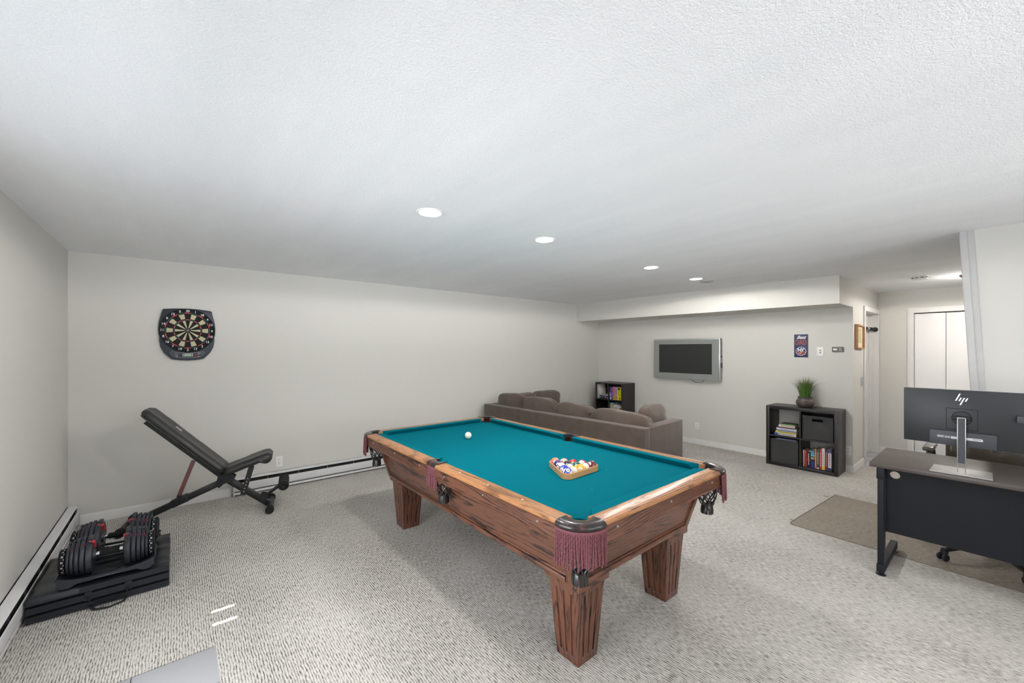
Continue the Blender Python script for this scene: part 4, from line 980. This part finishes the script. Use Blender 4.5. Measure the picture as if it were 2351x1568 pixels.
# ------------------------------------------------------------------ cube shelf with books, baskets, plant
cs = thing('cube_shelf', 'low black-brown cube shelf with four openings and the potted grass on top', 'shelf', (6.02, 1.615, 0))
SW, SD_, SH = .379, .370, .770; th = .038
for y0 in (-SW, SW-th):
    b = MB(); b.box(0, SD_, y0, y0+th, 0, SH, .0015); b.obj('side_panel', M['cube'], cs)
for z0, nm in ((.0, 'bottom_panel'), (SH-th, 'top_panel')):
    b = MB(); b.box(0, SD_, -SW+th, SW-th, z0, z0+th, .0015); b.obj(nm, M['cube'], cs)
b = MB(); b.box(.002, SD_, -.008, .008, th, SH-th); b.obj('divider', M['cube'], cs)
for y0, y1 in ((-SW+th, -.008), (.008, SW-th)):
    b = MB(); b.box(.002, SD_, y0, y1, .377, .393); b.obj('shelf_board', M['cube'], cs)
def basket(label, y, z, cut):
    t = thing('storage_basket', label, 'basket', (6.035, y, z), 0, 'woven baskets in the cube shelf')
    w_, d_, h_ = .152, .33, .290 if cut else .300; b = MB(); e = .006
    # front face with a hand slot
    fy = [-w_, -.055, .055, w_]; fz = [0, h_-.062, h_-.030, h_]
    for i in range(3):
        for j in range(3):
            if i == 1 and j == 1 and cut: continue
            b.box(0, e, fy[i], fy[i+1], fz[j], fz[j+1])
    b.box(e, d_, -w_, -w_+e, 0, h_); b.box(e, d_, w_-e, w_, 0, h_); b.box(d_-e, d_, -w_, w_, 0, h_); b.box(0, d_, -w_, w_, 0, e)
    b.obj('woven_body', M['rattan'], t, 0)
    b = MB()
    for y0, y1, z0, z1 in ((-w_-.003, w_+.003, h_-.014, h_+.004), (-w_-.003, -w_+.006, 0, h_), (w_-.006, w_+.003, 0, h_), (-w_, w_, -.000, .008)): b.box(-.005, .004, y0, y1, z0, z1, .002)
    b.obj('rim', M['rattan'], t)
    if not cut:
        b = MB()
        for y0, y1, z0, z1 in ((-.058, .058, h_-.040, h_-.034), (-.058, .058, h_-.072, h_-.066)): b.box(-.004, .002, y0, y1, z0, z1, .001)
        b.obj('handle_edge', M['mon'], t)
basket('black woven basket with an open hand slot, upper right in the cube shelf', 1.615-.176, .3945, True)
basket('black woven basket with a closed handle, lower left in the cube shelf', 1.615+.176, .0395, False)
o = MB(); o.box(0, .20, -.13, .10, 0, .004); o = o.obj('paper_folder', mat('lilac_paper', rgb(150, 152, 190), .6)); tag(o, 'lilac folder lying on top of the lower left basket', 'folder', loc=(6.04, 1.79, .3445))
def book_stand(label, y, z, hgt, thk, dep, col, x=6.085, bands=(), letters=None, title=None, group='upright books in the cube shelf', pagetop=True):
    t = thing('book', label, 'book', (x, y, z), 0, group); cm = mat('book_cover', col, .4)
    b = MB(); b.box(0, dep, thk/2-.002, thk/2, 0, hgt); b.box(0, dep, -thk/2, -thk/2+.002, 0, hgt); b.box(-.002, .0, -thk/2, thk/2, 0, hgt, .0008); b.obj('cover', cm, t, 0)
    b = MB(); b.box(.0005, dep-.004, -thk/2+.002, thk/2-.002, .003, hgt-.004); b.obj('pages', M['cream'], t, 0)
    for (z0, z1, c) in bands:
        b = MB(); b.box(-.0032, -.002, -thk/2, thk/2, z0*hgt, z1*hgt); b.obj('spine_band', mat('book_band', c, .4), t, 0)
    if title:
        b = MB(); rnd = random.Random(int(y*999)); zz = hgt*.86
        while zz > hgt*.22:
            l_ = rnd.uniform(.012, .03); b.box(-.0036, -.003, -thk*.14, thk*.14, zz-l_, zz); zz -= l_+.006
        b.obj('spine_title', mat('title_ink', title, .4), t, 0)
    if letters:
        v, f = text_geo(letters, thk*.44, .0003, 0, .9, .0008); b = MB(); b.add([(p.x, p.y*2.1, p.z) for p in v], f, axes((-.0036, 0, hgt*.53), (0, -1, 0), (0, 0, 1))); b.obj('spine_lettering', mat('letter_ink', rgb(226, 206, 150), .4), t, 0)
    return t
zt = .0388; BK = [
 ('thin white paperback at the left end of the upright books', .013, .205, rgb(214, 208, 200), (), None, None),
 ('bright red-orange paperback next to the thin white one', .024, .200, rgb(206, 66, 52), ((.0, .10, rgb(190, 30, 30)),), rgb(90, 20, 20), None),
 ('black book with a red band across its spine', .038, .196, rgb(26, 24, 26), ((.44, .50, rgb(200, 30, 40)),), rgb(190, 190, 186), None),
 ('thick book with light blue, black and deep blue spine lettered WUT', .040, .222, rgb(30, 30, 34), ((.0, .36, rgb(34, 50, 130)), (.64, .95, rgb(110, 180, 215)), (.86, .90, rgb(230, 238, 240)), (.74, .78, rgb(230, 238, 240))), None, 'WUT'),
 ('thin orange paperback in the cube shelf', .017, .238, rgb(214, 112, 66), (), rgb(240, 214, 190), None),
 ('dark green hardback in the cube shelf', .026, .236, rgb(20, 84, 76), ((.0, .07, rgb(214, 214, 206)),), rgb(206, 190, 140), None),
 ('slim bright red hardback in the cube shelf', .022, .240, rgb(188, 24, 40), (), rgb(236, 200, 200), None),
 ('white hardback with a yellow mark at the foot of its spine', .031, .262, rgb(222, 216, 208), ((.03, .17, rgb(222, 190, 40)),), rgb(150, 140, 132), None),
 ('dark maroon hardback between the white spines', .027, .250, rgb(104, 32, 36), ((.80, .90, rgb(60, 60, 120)),), rgb(196, 150, 120), None),
 ('white book with navy blocks at head and foot, far right of the row', .034, .262, rgb(214, 208, 212), ((.82, 1, rgb(52, 66, 116)), (.0, .14, rgb(44, 58, 110))), rgb(150, 90, 100), None)]
y = 1.600
for lb, tk, hg, col, bands, ti, le in BK:
    y -= tk/2; book_stand(lb, y, zt, hg, tk-.0012, .155, col, bands=bands, title=ti, letters=le); y -= tk/2+.0018
def book_flat(label, z, thk, w_, dep, col, yc, rz=0, band=None, title=None, xs=6.075):
    t = thing('book', label, 'book', (xs, yc, z), rz, 'stacked books in the cube shelf'); cm = mat('book_cover', col, .4)
    b = MB(); b.box(0, dep, -w_/2, w_/2, thk-.0018, thk); b.box(0, dep, -w_/2, w_/2, 0, .0018); b.box(-.002, 0, -w_/2, w_/2, 0, thk, .0006); b.obj('cover', cm, t, 0)
    b = MB(); b.box(.0005, dep-.004, -w_/2+.003, w_/2-.003, .0018, thk-.0018); b.obj('pages', M['cream'], t, 0)
    if band: b = MB(); b.box(-.0032, -.002, w_/2-w_*band[0], w_/2-.0005, 0.0008, thk-.0008); b.obj('spine_band', mat('book_band', band[1], .4), t, 0)
    if title:
        b = MB(); rnd = random.Random(int(z*9999)); yy = w_*.34
        while yy > -w_*.36:
            l_ = rnd.uniform(.012, .028); b.box(-.0036, -.003, yy-l_, yy, thk*.36, thk*.64); yy -= l_+.006
        b.obj('spine_title', mat('title_ink', title, .4), t, 0)
z = .3935
for lb, tk, w_, col, yo, band, ti in (
 ('white spined book with a blue end, at the bottom of the book stack', .027, .245, rgb(216, 212, 204), .012, (.16, rgb(30, 96, 176)), rgb(50, 70, 130)),
 ('yellow spined book second from the bottom of the stack', .022, .235, rgb(214, 192, 62), .006, None, rgb(60, 56, 40)),
 ('blue grey spined book above the yellow one', .020, .228, rgb(112, 124, 172), -.002, None, None),
 ('white spined book in the middle of the stack', .022, .226, rgb(214, 212, 214), -.001, None, rgb(120, 120, 124)),
 ('dark brown book above the middle white one', .014, .216, rgb(52, 44, 40), -.008, None, None),
 ('cream book with red print near the top of the stack', .027, .182, rgb(216, 202, 196), -.004, None, rgb(176, 70, 70)),
 ('dark covered book with a green spine on top of the stack', .014, .165, rgb(104, 146, 70), -.012, None, None)):
    book_flat(lb, z, tk, w_, .16 if w_ > .2 else .135, col, 1.778+yo, random.uniform(-.04, .04), band, ti, 6.07); z += tk+.0006
b = MB(); b.box(0, .130, -.08, .08, 0, .0015); o = b.obj('notebook', mat('dark_cover', rgb(52, 60, 60), .45)); tag(o, 'thin dark booklet lying on the very top of the book stack', 'booklet', loc=(6.074, 1.765, z))
# plant
pl_ = thing('potted_grass', 'potted ornamental grass in a round brown pot on the cube shelf', 'plant', (6.215, 1.612, .771))
b = MB(); b.lathe([(.0, 0), (.062, 0), (.074, .006), (.095, .035), (.1, .058), (.094, .082), (.086, .092), (.083, .096), (.083, .100), (.079, .104), (.076, .120), (.080, .124), (.080, .130), (.073, .130), (.070, .118), (.070, .10)], 40, close=False); b.obj('pot', M['pot'], pl_, 50)
b = MB(); b.lathe([(.0855, .093), (.0875, .0945), (.0855, .0965)], 40, close=False); b.obj('pot_band', mat('pale_clay', rgb(176, 160, 150), .6), pl_)
b = MB(); b.lathe([(.0, .112), (.072, .110)], 24, close=False); b.obj('soil', M['soil'], pl_)
b = MB(); rnd = random.Random(11)
def blade(a, r0, L, bend, wd, droop):
    d = Vector((math.cos(a), math.sin(a), 0)); p0 = Vector((r0*d.x, r0*d.y, .112)); sd = Vector((-d.y, d.x, 0)); n = 9; vs = []
    for i in range(n+1):
        u = i/n; ang = bend*u+droop*u*u*u
        if i == 0: p = p0
        else: p = p+(Vector((0, 0, 1))*math.cos(ang)+d*math.sin(ang))*(L/n)
        w2 = wd*(1-u**1.6)*.5+.0002; lift = Vector((0, 0, 1))*w2*.35
        vs += [p-sd*w2+lift, p, p+sd*w2+lift]
    b.add(vs, [(3*i+j, 3*i+j+1, 3*i+j+4, 3*i+j+3) for i in range(n) for j in (0, 1)])
for k in range(190):
    a = rnd.uniform(0, 2*PI); L = rnd.uniform(.19, .30); blade(a, rnd.uniform(.0, .062), L, rnd.uniform(.1, 1.0), rnd.uniform(.0065, .011), rnd.uniform(-.3, .6))
blade(-PI/2-.2, .05, .38, 1.1, .009, 1.2); blade(-PI/2-.35, .05, .33, .9, .009, .9); blade(PI/2+.5, .05, .29, .9, .006, .5); blade(-PI/2+.3, .04, .27, .7, .006, .9)
b.obj('grass_blades', M['grass'], pl_, 60, fix=False)

# ------------------------------------------------------------------ small games cabinet by the far corner
gc = thing('games_cabinet', 'small black open cabinet with game boxes in the far corner behind the sofa', 'shelf', (6.005, 4.53, 0))
gw, gd, gh, gt = .292, .385, .885, .016
for y0 in (-gw, gw-gt): b = MB(); b.box(0, gd, y0, y0+gt, 0, gh); b.obj('side_panel', M['cube'], gc)
b = MB(); b.box(0, gd, -gw, gw, gh, gh+gt); b.obj('top_panel', M['cube'], gc)
b = MB(); b.box(gd-.006, gd, -gw, gw, 0, gh); b.obj('back_panel', M['cube'], gc)
b = MB(); b.box(0, gd-.006, -.008, .008, 0, gh); b.obj('divider', M['cube'], gc)
for z in (.0, .295, .590): b = MB(); b.box(0.002, gd-.006, -gw+gt, gw-gt, z, z+gt); b.obj('shelf_board', M['cube'], gc)
def gbox(label, y0, y1, z0, hgt, dep, col, bits, x=6.03, name='game_box'):
    t = thing(name, label, 'game box', (x, (y0+y1)/2, z0), 0, 'game boxes in the corner cabinet'); w2 = abs(y1-y0)/2-.0008
    b = MB(); b.box(0, dep, -w2, w2, 0, hgt, .001); b.obj('box', mat('box_card', col, .45), t)
    for (u0, u1, v0, v1, c) in bits:
        b = MB(); b.box(-.0012, 0, w2-2*w2*u1, w2-2*w2*u0, v0*hgt, v1*hgt); b.obj('printed_panel', mat('print_patch', c, .5), t, 0)
Yc = 4.53
z1 = .590+gt+.0005; z2 = .295+gt+.0005
gbox('narrow light blue game box at the left edge of the cabinet', Yc+.276, Yc+.262, z1, .262, .2, rgb(120, 160, 190), ((0, 1, 0, .08, rgb(196, 70, 60)),))
gbox('narrow orange and white game box in upper left cell', Yc+.262, Yc+.238, z1, .258, .2, rgb(214, 206, 196), ((.2, .6, .15, 1, rgb(214, 140, 70)),))
gbox('slim white game box beside the blue picture box', Yc+.238, Yc+.222, z1, .19, .2, rgb(220, 214, 206), ((.3, .7, .1, .9, rgb(180, 160, 150)),))
gbox('flat navy game box lying in the upper left cell', Yc+.220, Yc+.012, z1, .058, .22, rgb(36, 46, 84), ((.05, .22, .3, .7, rgb(70, 150, 120)), (.32, .46, .4, .7, rgb(70, 140, 140)), (.56, .72, .4, .7, rgb(196, 170, 180)), (.8, .95, .2, .6, rgb(210, 110, 70))))
gbox('flat white booklet box on the navy box', Yc+.180, Yc+.014, z1+.0585, .014, .2, rgb(222, 214, 218), ((.1, .6, .3, .7, rgb(190, 120, 130)),))
gbox('grey blue game box with a red band standing behind the navy box', Yc+.218, Yc+.070, z1, .262, .05, rgb(92, 112, 136), ((0, 1, .62, .70, rgb(170, 26, 40)), (.1, .8, .76, .84, rgb(150, 84, 84)), (.2, .7, .36, .50, rgb(140, 60, 80)), (.0, .8, .26, .32, rgb(180, 176, 160))), x=6.255)
gbox('tall olive grey box standing at the right of the upper left cell', Yc+.066, Yc+.012, z1, .255, .05, rgb(150, 150, 132), ((.6, 1, 0, 1, rgb(190, 188, 176)),), x=6.255)
gbox('purple blue game box left of the pink one', Yc-.010, Yc-.078, z1, .225, .25, rgb(74, 72, 140), ((.0, .35, .25, .55, rgb(180, 176, 206)), (.62, .88, .7, .92, rgb(214, 96, 90)), (.1, .5, .02, .2, rgb(220, 220, 220)), (.5, 1, .3, .6, rgb(110, 108, 170))))
gbox('pink game box with a yellow foot', Yc-.079, Yc-.124, z1, .232, .25, rgb(200, 100, 160), ((0, 1, 0, .27, rgb(224, 196, 40)), (.3, .75, .04, .22, rgb(150, 40, 40))))
gbox('greyish pink game box between the pink and yellow ones', Yc-.125, Yc-.172, z1, .226, .25, rgb(172, 160, 160), ((.2, .7, .1, .26, rgb(184, 60, 60)), (.3, .7, .45, .85, rgb(140, 120, 120))))
gbox('bright yellow game box at the right of the upper cell', Yc-.173, Yc-.250, z1, .222, .25, rgb(222, 208, 30), ((.15, .75, .82, .97, rgb(50, 46, 44)), (.5, .75, .08, .24, rgb(160, 40, 30)), (.35, .55, .3, .8, rgb(120, 140, 50))))
gbox('light blue and yellow game box in the lower right cell', Yc-.010, Yc-.090, z2, .235, .25, rgb(120, 160, 184), ((.4, .65, 0, 1, rgb(220, 200, 60)), (.7, 1, .4, .9, rgb(206, 150, 90))))
gbox('teal topped game box behind the white ones', Yc-.175, Yc-.272, z2, .24, .12, rgb(30, 110, 140), (), x=6.24)
gbox('white game box with grey print in the lower right cell', Yc-.095, Yc-.200, z2, .205, .2, rgb(206, 202, 198), ((.2, .7, .3, .85, rgb(150, 150, 148)), (.1, .5, .0, .12, rgb(140, 40, 40))))
gbox('small white and red box at the right of the lower cell', Yc-.202, Yc-.262, z2, .19, .06, rgb(214, 210, 206), ((.2, .8, .55, .85, rgb(176, 60, 56)), (.0, .6, .1, .3, rgb(150, 60, 30))))

# ------------------------------------------------------------------ desk, monitor, office chair, chair mat
cm_ = thing('chair_mat', 'clear brownish plastic chair mat spread on the carpet under the desk', 'chair mat', (4.64, .385, 0), math.radians(-2))
b = MB(); o_ = [(-.58, -.78), (.60, -.78), (.60, .72)]+[(.60-.02*k, .74) for k in (0,)]+[(-.545, .775), (-.575, .765), (-.585, .74)]
b.prism(o_, .0008, .0035); b.obj('sheet', M['pvc'], cm_, 0)
b = MB(); P = o_
for i in (3, 4, 5, 6, 0): 
    p, q = o_[i % len(o_)], o_[(i+1) % len(o_)]; b.bar((p[0], p[1], .0022), (q[0], q[1], .0022), .003, .0028)
b.obj('edge', mat('mat_edge', rgb(112, 100, 92), .5), cm_, 0)
for x in (-.47, .47):
    b = MB(); b.box(x-.008, x+.008, .76, .80, .0008, .0032); b.obj('grip_tab', mat('mat_tab', rgb(140, 130, 120), .5), cm_, 0)
dk = thing('office_desk', 'dark grey office desk with brown laminate top and a long front panel', 'desk', (3.61, .573, 0))
# local: x from near edge towards the hall, y negative along the desk
b = MB(); top_z = .75
b.prism([(0, 0), (0, -1.60), (.63, -1.60), (.63, -.72)] + [(.63, 0)], top_z-.03, top_z, bev=.002); b.obj('desk_top', DESKW, dk)
b = MB(); px_ = .070
n_ = 26; gy, gz, gr_ = -.118, .672, .0; 
# panel with a round cable opening
def hole_panel(y0, y1, z0, z1, cy, cz, r, x0, x1):
    q = MB(); N = 28
    for k in range(N):
        a0, a1 = 2*PI*k/N, 2*PI*(k+1)/N; vs = []
        def ray(a):
            c, s = math.cos(a), math.sin(a); t_ = 1e9
            if c > 1e-9: t_ = min(t_, (y1-cy)/c)
            if c < -1e-9: t_ = min(t_, (y0-cy)/c)
            if s > 1e-9: t_ = min(t_, (z1-cz)/s)
            if s < -1e-9: t_ = min(t_, (z0-cz)/s)
            return (cy+c*t_, cz+s*t_)
        pa, pb = ray(a0), ray(a1); cs_ = [pa, pb]
        for cn in ((y0, z0), (y0, z1), (y1, z0), (y1, z1)):
            an = math.atan2(cn[1]-cz, cn[0]-cy) % (2*PI)
            if a0 < an < a1: cs_ = [pa, cn, pb]
        ring_ = [(cy+r*math.cos(a0), cz+r*math.sin(a0)), (cy+r*math.cos(a1), cz+r*math.sin(a1))]
        poly = [ring_[0]]+cs_+[ring_[1]]; n = len(poly)
        vs = [(x0, p[0], p[1]) for p in poly]+[(x1, p[0], p[1]) for p in poly]
        q.add(vs, [tuple(range(n)), tuple(range(n, 2*n))[::-1]]+[(i, (i+1) % n, n+(i+1) % n, n+i) for i in range(n)])
    return q
hole_panel(-1.52, -.072, .285, .718, -.118, .672, .026, px_, px_+.018).obj('front_panel', M['panel'], dk, 0, fix=False)
b = MB(); b.lathe([(.026, -.002), (.026, .004), (.033, .003), (.034, -.002)], 28, axes((px_, -.118, .672), (0, -1, 0), (0, 0, 1)) @ Matrix.Diagonal((1, 1, 1, 1)), close=False); b.obj('grommet', M['deskm'], dk)
def dleg(y):
    b = MB(); b.box(.012, .042, y-.016, y+.016, .03, .72, .003); o = b.obj('leg', M['deskm'], dk)
    b = MB(); b.box(.042, .10, y-.014, y+.0, .10, .66, .002); b.obj('leg_cover', M['black'], o)
    b = MB(); b.box(.005, .56, y-.020, y+.020, .645, .718, .003); b.obj('top_bracket', M['deskm'], o)
    b = MB(); b.box(.004, .55, y-.020, y+.020, .022, .075, .004); b.obj('foot_bar', M['deskm'], o)
    for x in (.03, .52):
        b = MB(); b.lathe([(.0, 0), (.026, 0), (.028, .003), (.022, .007), (.007, .009), (.007, .024)], 22, Matrix.Translation((x, y, .0 if x < .1 else .0042))); b.obj('levelling_foot', M['knob'], o)
dleg(-.055); dleg(-1.50)
mo = thing('monitor', 'dark computer monitor seen from behind on a silver stand on the desk', 'monitor', (3.70, .158, .75))
# local: -x faces the camera (rear shell), y along the desk
b = MB(); b.box(.020, .040, -.258, .258, .165, .508, .004); b.obj('shell', M['mon'], mo)
b = MB(); b.box(.040, .046, -.260, .260, .163, .510, .002); b.obj('silver_edge', M['steel'], mo)
b = MB(); b.box(.046, .048, -.254, .254, .172, .504); b.obj('screen', M['screen'], mo)
b = MB(); b.box(.008, .021, -.139, .139, .164, .252, .003); b.obj('port_housing', M['mon2'], mo)
b = MB()
for y0, y1, z0, z1 in ((-.066, .066, .3925, .3945), (-.066, .066, .2645, .2665), (-.066, -.064, .2645, .3945), (.064, .066, .2645, .3945)): b.box(.0188, .0204, y0, y1, z0, z1)
b.lathe([(.0395, 0), (.041, .0012), (.0425, 0)], 36, axes((.0196, 0, .336), (0, -1, 0), (0, 0, 1)), close=False); b.obj('mount_outline', M['dblack'], mo, 0)
b = MB(); b.lathe([(.0, .0), (.039, .0)], 30, axes((.0192, 0, .336), (0, -1, 0), (0, 0, 1)), close=False); b.box(.005, .020, -.034, .034, .322, .350, .004); b.cyl((.012, -.034, .336), (.012, .034, .336), .012, 16); b.obj('tilt_joint', M['black'], mo)
b = MB()
for y0, y1 in ((-.0185, -.0145), (.0145, .0185)): b.box(-.020, -.004, y0, y1, .004, .344, .0015)
b.box(-.020, -.004, -.0185, .0185, .339, .344, .0015); b.obj('stand_rails', M['steel'], mo)
b = MB(); b.box(-.017, -.007, -.0145, .0145, .066, .339); b.obj('stand_web', M['mon2'], mo)
b = MB(); b.prism([(-.075, -.125), (-.075, .132), (.135, .128), (.135, -.120)], 0.0005, .008, bev=.0015); b.obj('stand_base', mat('satin_silver', rgb(176, 174, 172), .5, .6), mo)
# slanted strokes of the emblem
b = MB(); Mx = axes((.0188, 0, .452), (0, -1, 0), (0, 0, 1))
def stroke(x0, z0, z1, w_=.0066, sl=.39): b.prism([(x0+sl*z0, z0), (x0+w_+sl*z0, z0), (x0+w_+sl*z1, z1), (x0+sl*z1, z1)], 0, .0012, Mx)
stroke(-.0245, -.010, .035); stroke(-.0103, -.011, .0107); stroke(.0034, -.035, .010); stroke(.0167, -.012, .009)
b.obj('emblem', M['print'], mo, 0)
b = MB()
for y0, y1, z0, z1 in ((.075, .104, .208, .222), (.048, .072, .208, .220)): b.box(.0072, .0082, y0, y1, z0, z1)
b.obj('rating_label', mat('rating_grey', rgb(150, 154, 160), .5), mo, 0)
b = MB(); b.prism([(-.045, .0), (.085, -.0), (.085, .010), (.081, .015), (-.045, .015)], 0, .0011, axes((.0082, 0, .206), (0, -1, 0), (0, 0, 1))); b.obj('serial_label', M['label'], mo, 0)
b = MB(); b.box(.0066, .0072, -.078, -.045, .213, .2155); b.obj('serial_print', M['dblack'], mo, 0)
b = MB(); b.box(.004, .020, -.252, -.212, .338, .378, .002); b.obj('cable_clip', M['mon2'], mo)
# office chair behind the desk
oc = thing('office_chair', 'brown leather office chair with black frame tucked behind the desk', 'chair', (4.47, .065, .0), 0)
for k in range(5):
    a = math.radians(141+72*k); d = Vector((math.cos(a), math.sin(a), 0)); b = MB()
    b.tube([d*.03+Vector((0, 0, .115)), d*.16+Vector((0, 0, .100)), d*.31+Vector((0, 0, .078))], [.026, .022, .018], 10, ell=.8); o = b.obj('base_arm', M['black'], oc)
    c = d*.315; sd = Vector((-d.y, d.x, 0)); fw = d
    b = MB(); b.cyl(c+Vector((0, 0, .05)), c+Vector((0, 0, .092)), .017, 14)
    b.lathe([(.0, .030), (.012, .029), (.021, .022), (.022, 0)], 16, Matrix.Translation(c+Vector((0, 0, .055))))
    b.obj('caster_hood', M['black'], o)
    for s in (-1, 1):
        b = MB(); q = c+sd*s*.012+d*.010+Vector((0, 0, .0295)); b.cyl(q, q+sd*s*.014, .0255, 22, bev=.004); b.obj('caster_wheel', M['mon'], o)
b = MB(); b.cyl((0, 0, .10), (0, 0, .16), .035, 20); b.cyl((0, 0, .16), (0, 0, .40), .024, 18); b.box(-.09, .09, -.09, .09, .39, .43, .01); b.obj('gas_lift', M['black'], oc)
b = MB(); b.box(-.25, .24, -.25, .25, .43, .53, .04, None, 4); b.obj('seat', M['brownl'], oc, 60)
b = MB()
def bk(u, v): 
    y = (u-.5)*.44; z = .60+v*.42; ex = min(u, 1-u); ey = min(v, 1-v); k = min(1, math.sqrt(max(0, 1-(1-min(ex, .12)/.12)**2))) * min(1, math.sqrt(max(0, 1-(1-min(ey, .12)/.12)**2)))
    return y, z, k
nx = 18
def bf(s): return lambda u, v: Vector((.27+.02*v+.05*(abs(u-.5)*2)**2*-1+s*(.012+.030*bk(u, v)[2]), bk(u, v)[0], bk(u, v)[1]))
b.grid(bf(1), nx, nx); o__ = len(b.v); b.grid(bf(-1), nx, nx); m = nx+1
edge = [i*m for i in range(nx+1)]+[nx*m+j for j in range(1, m)]+[i*m+nx for i in range(nx-1, -1, -1)]+[j for j in range(nx-1, 0, -1)]
for i in range(len(edge)):
    a, c = edge[i], edge[(i+1) % len(edge)]; b.f.append((a, a+o__, c+o__, c)); b.mi.append(0)
b.obj('backrest', M['brownl'], oc, 60)
b = MB(); b.tube([(.10, 0, .41), (.26, 0, .42), (.31, 0, .50), (.305, 0, .72)], .018, 8, ell=2); b.obj('backrest_bracket', M['black'], oc)
for s in (-1, 1):
    b = MB(); b.tube([(.20, s*.26, .50), (.20, s*.285, .62), (.17, s*.29, .72), (.02, s*.29, .745), (-.13, s*.285, .725), (-.16, s*.28, .66), (-.10, s*.26, .50)], .017, 10, ell=1.2); o = b.obj('armrest_frame', M['black'], oc)
    b = MB(); b.box(-.13, .15, s*.29-.032, s*.29+.032, .745, .775, .012, None, 3); b.obj('armrest_pad', M['brownl'], o)
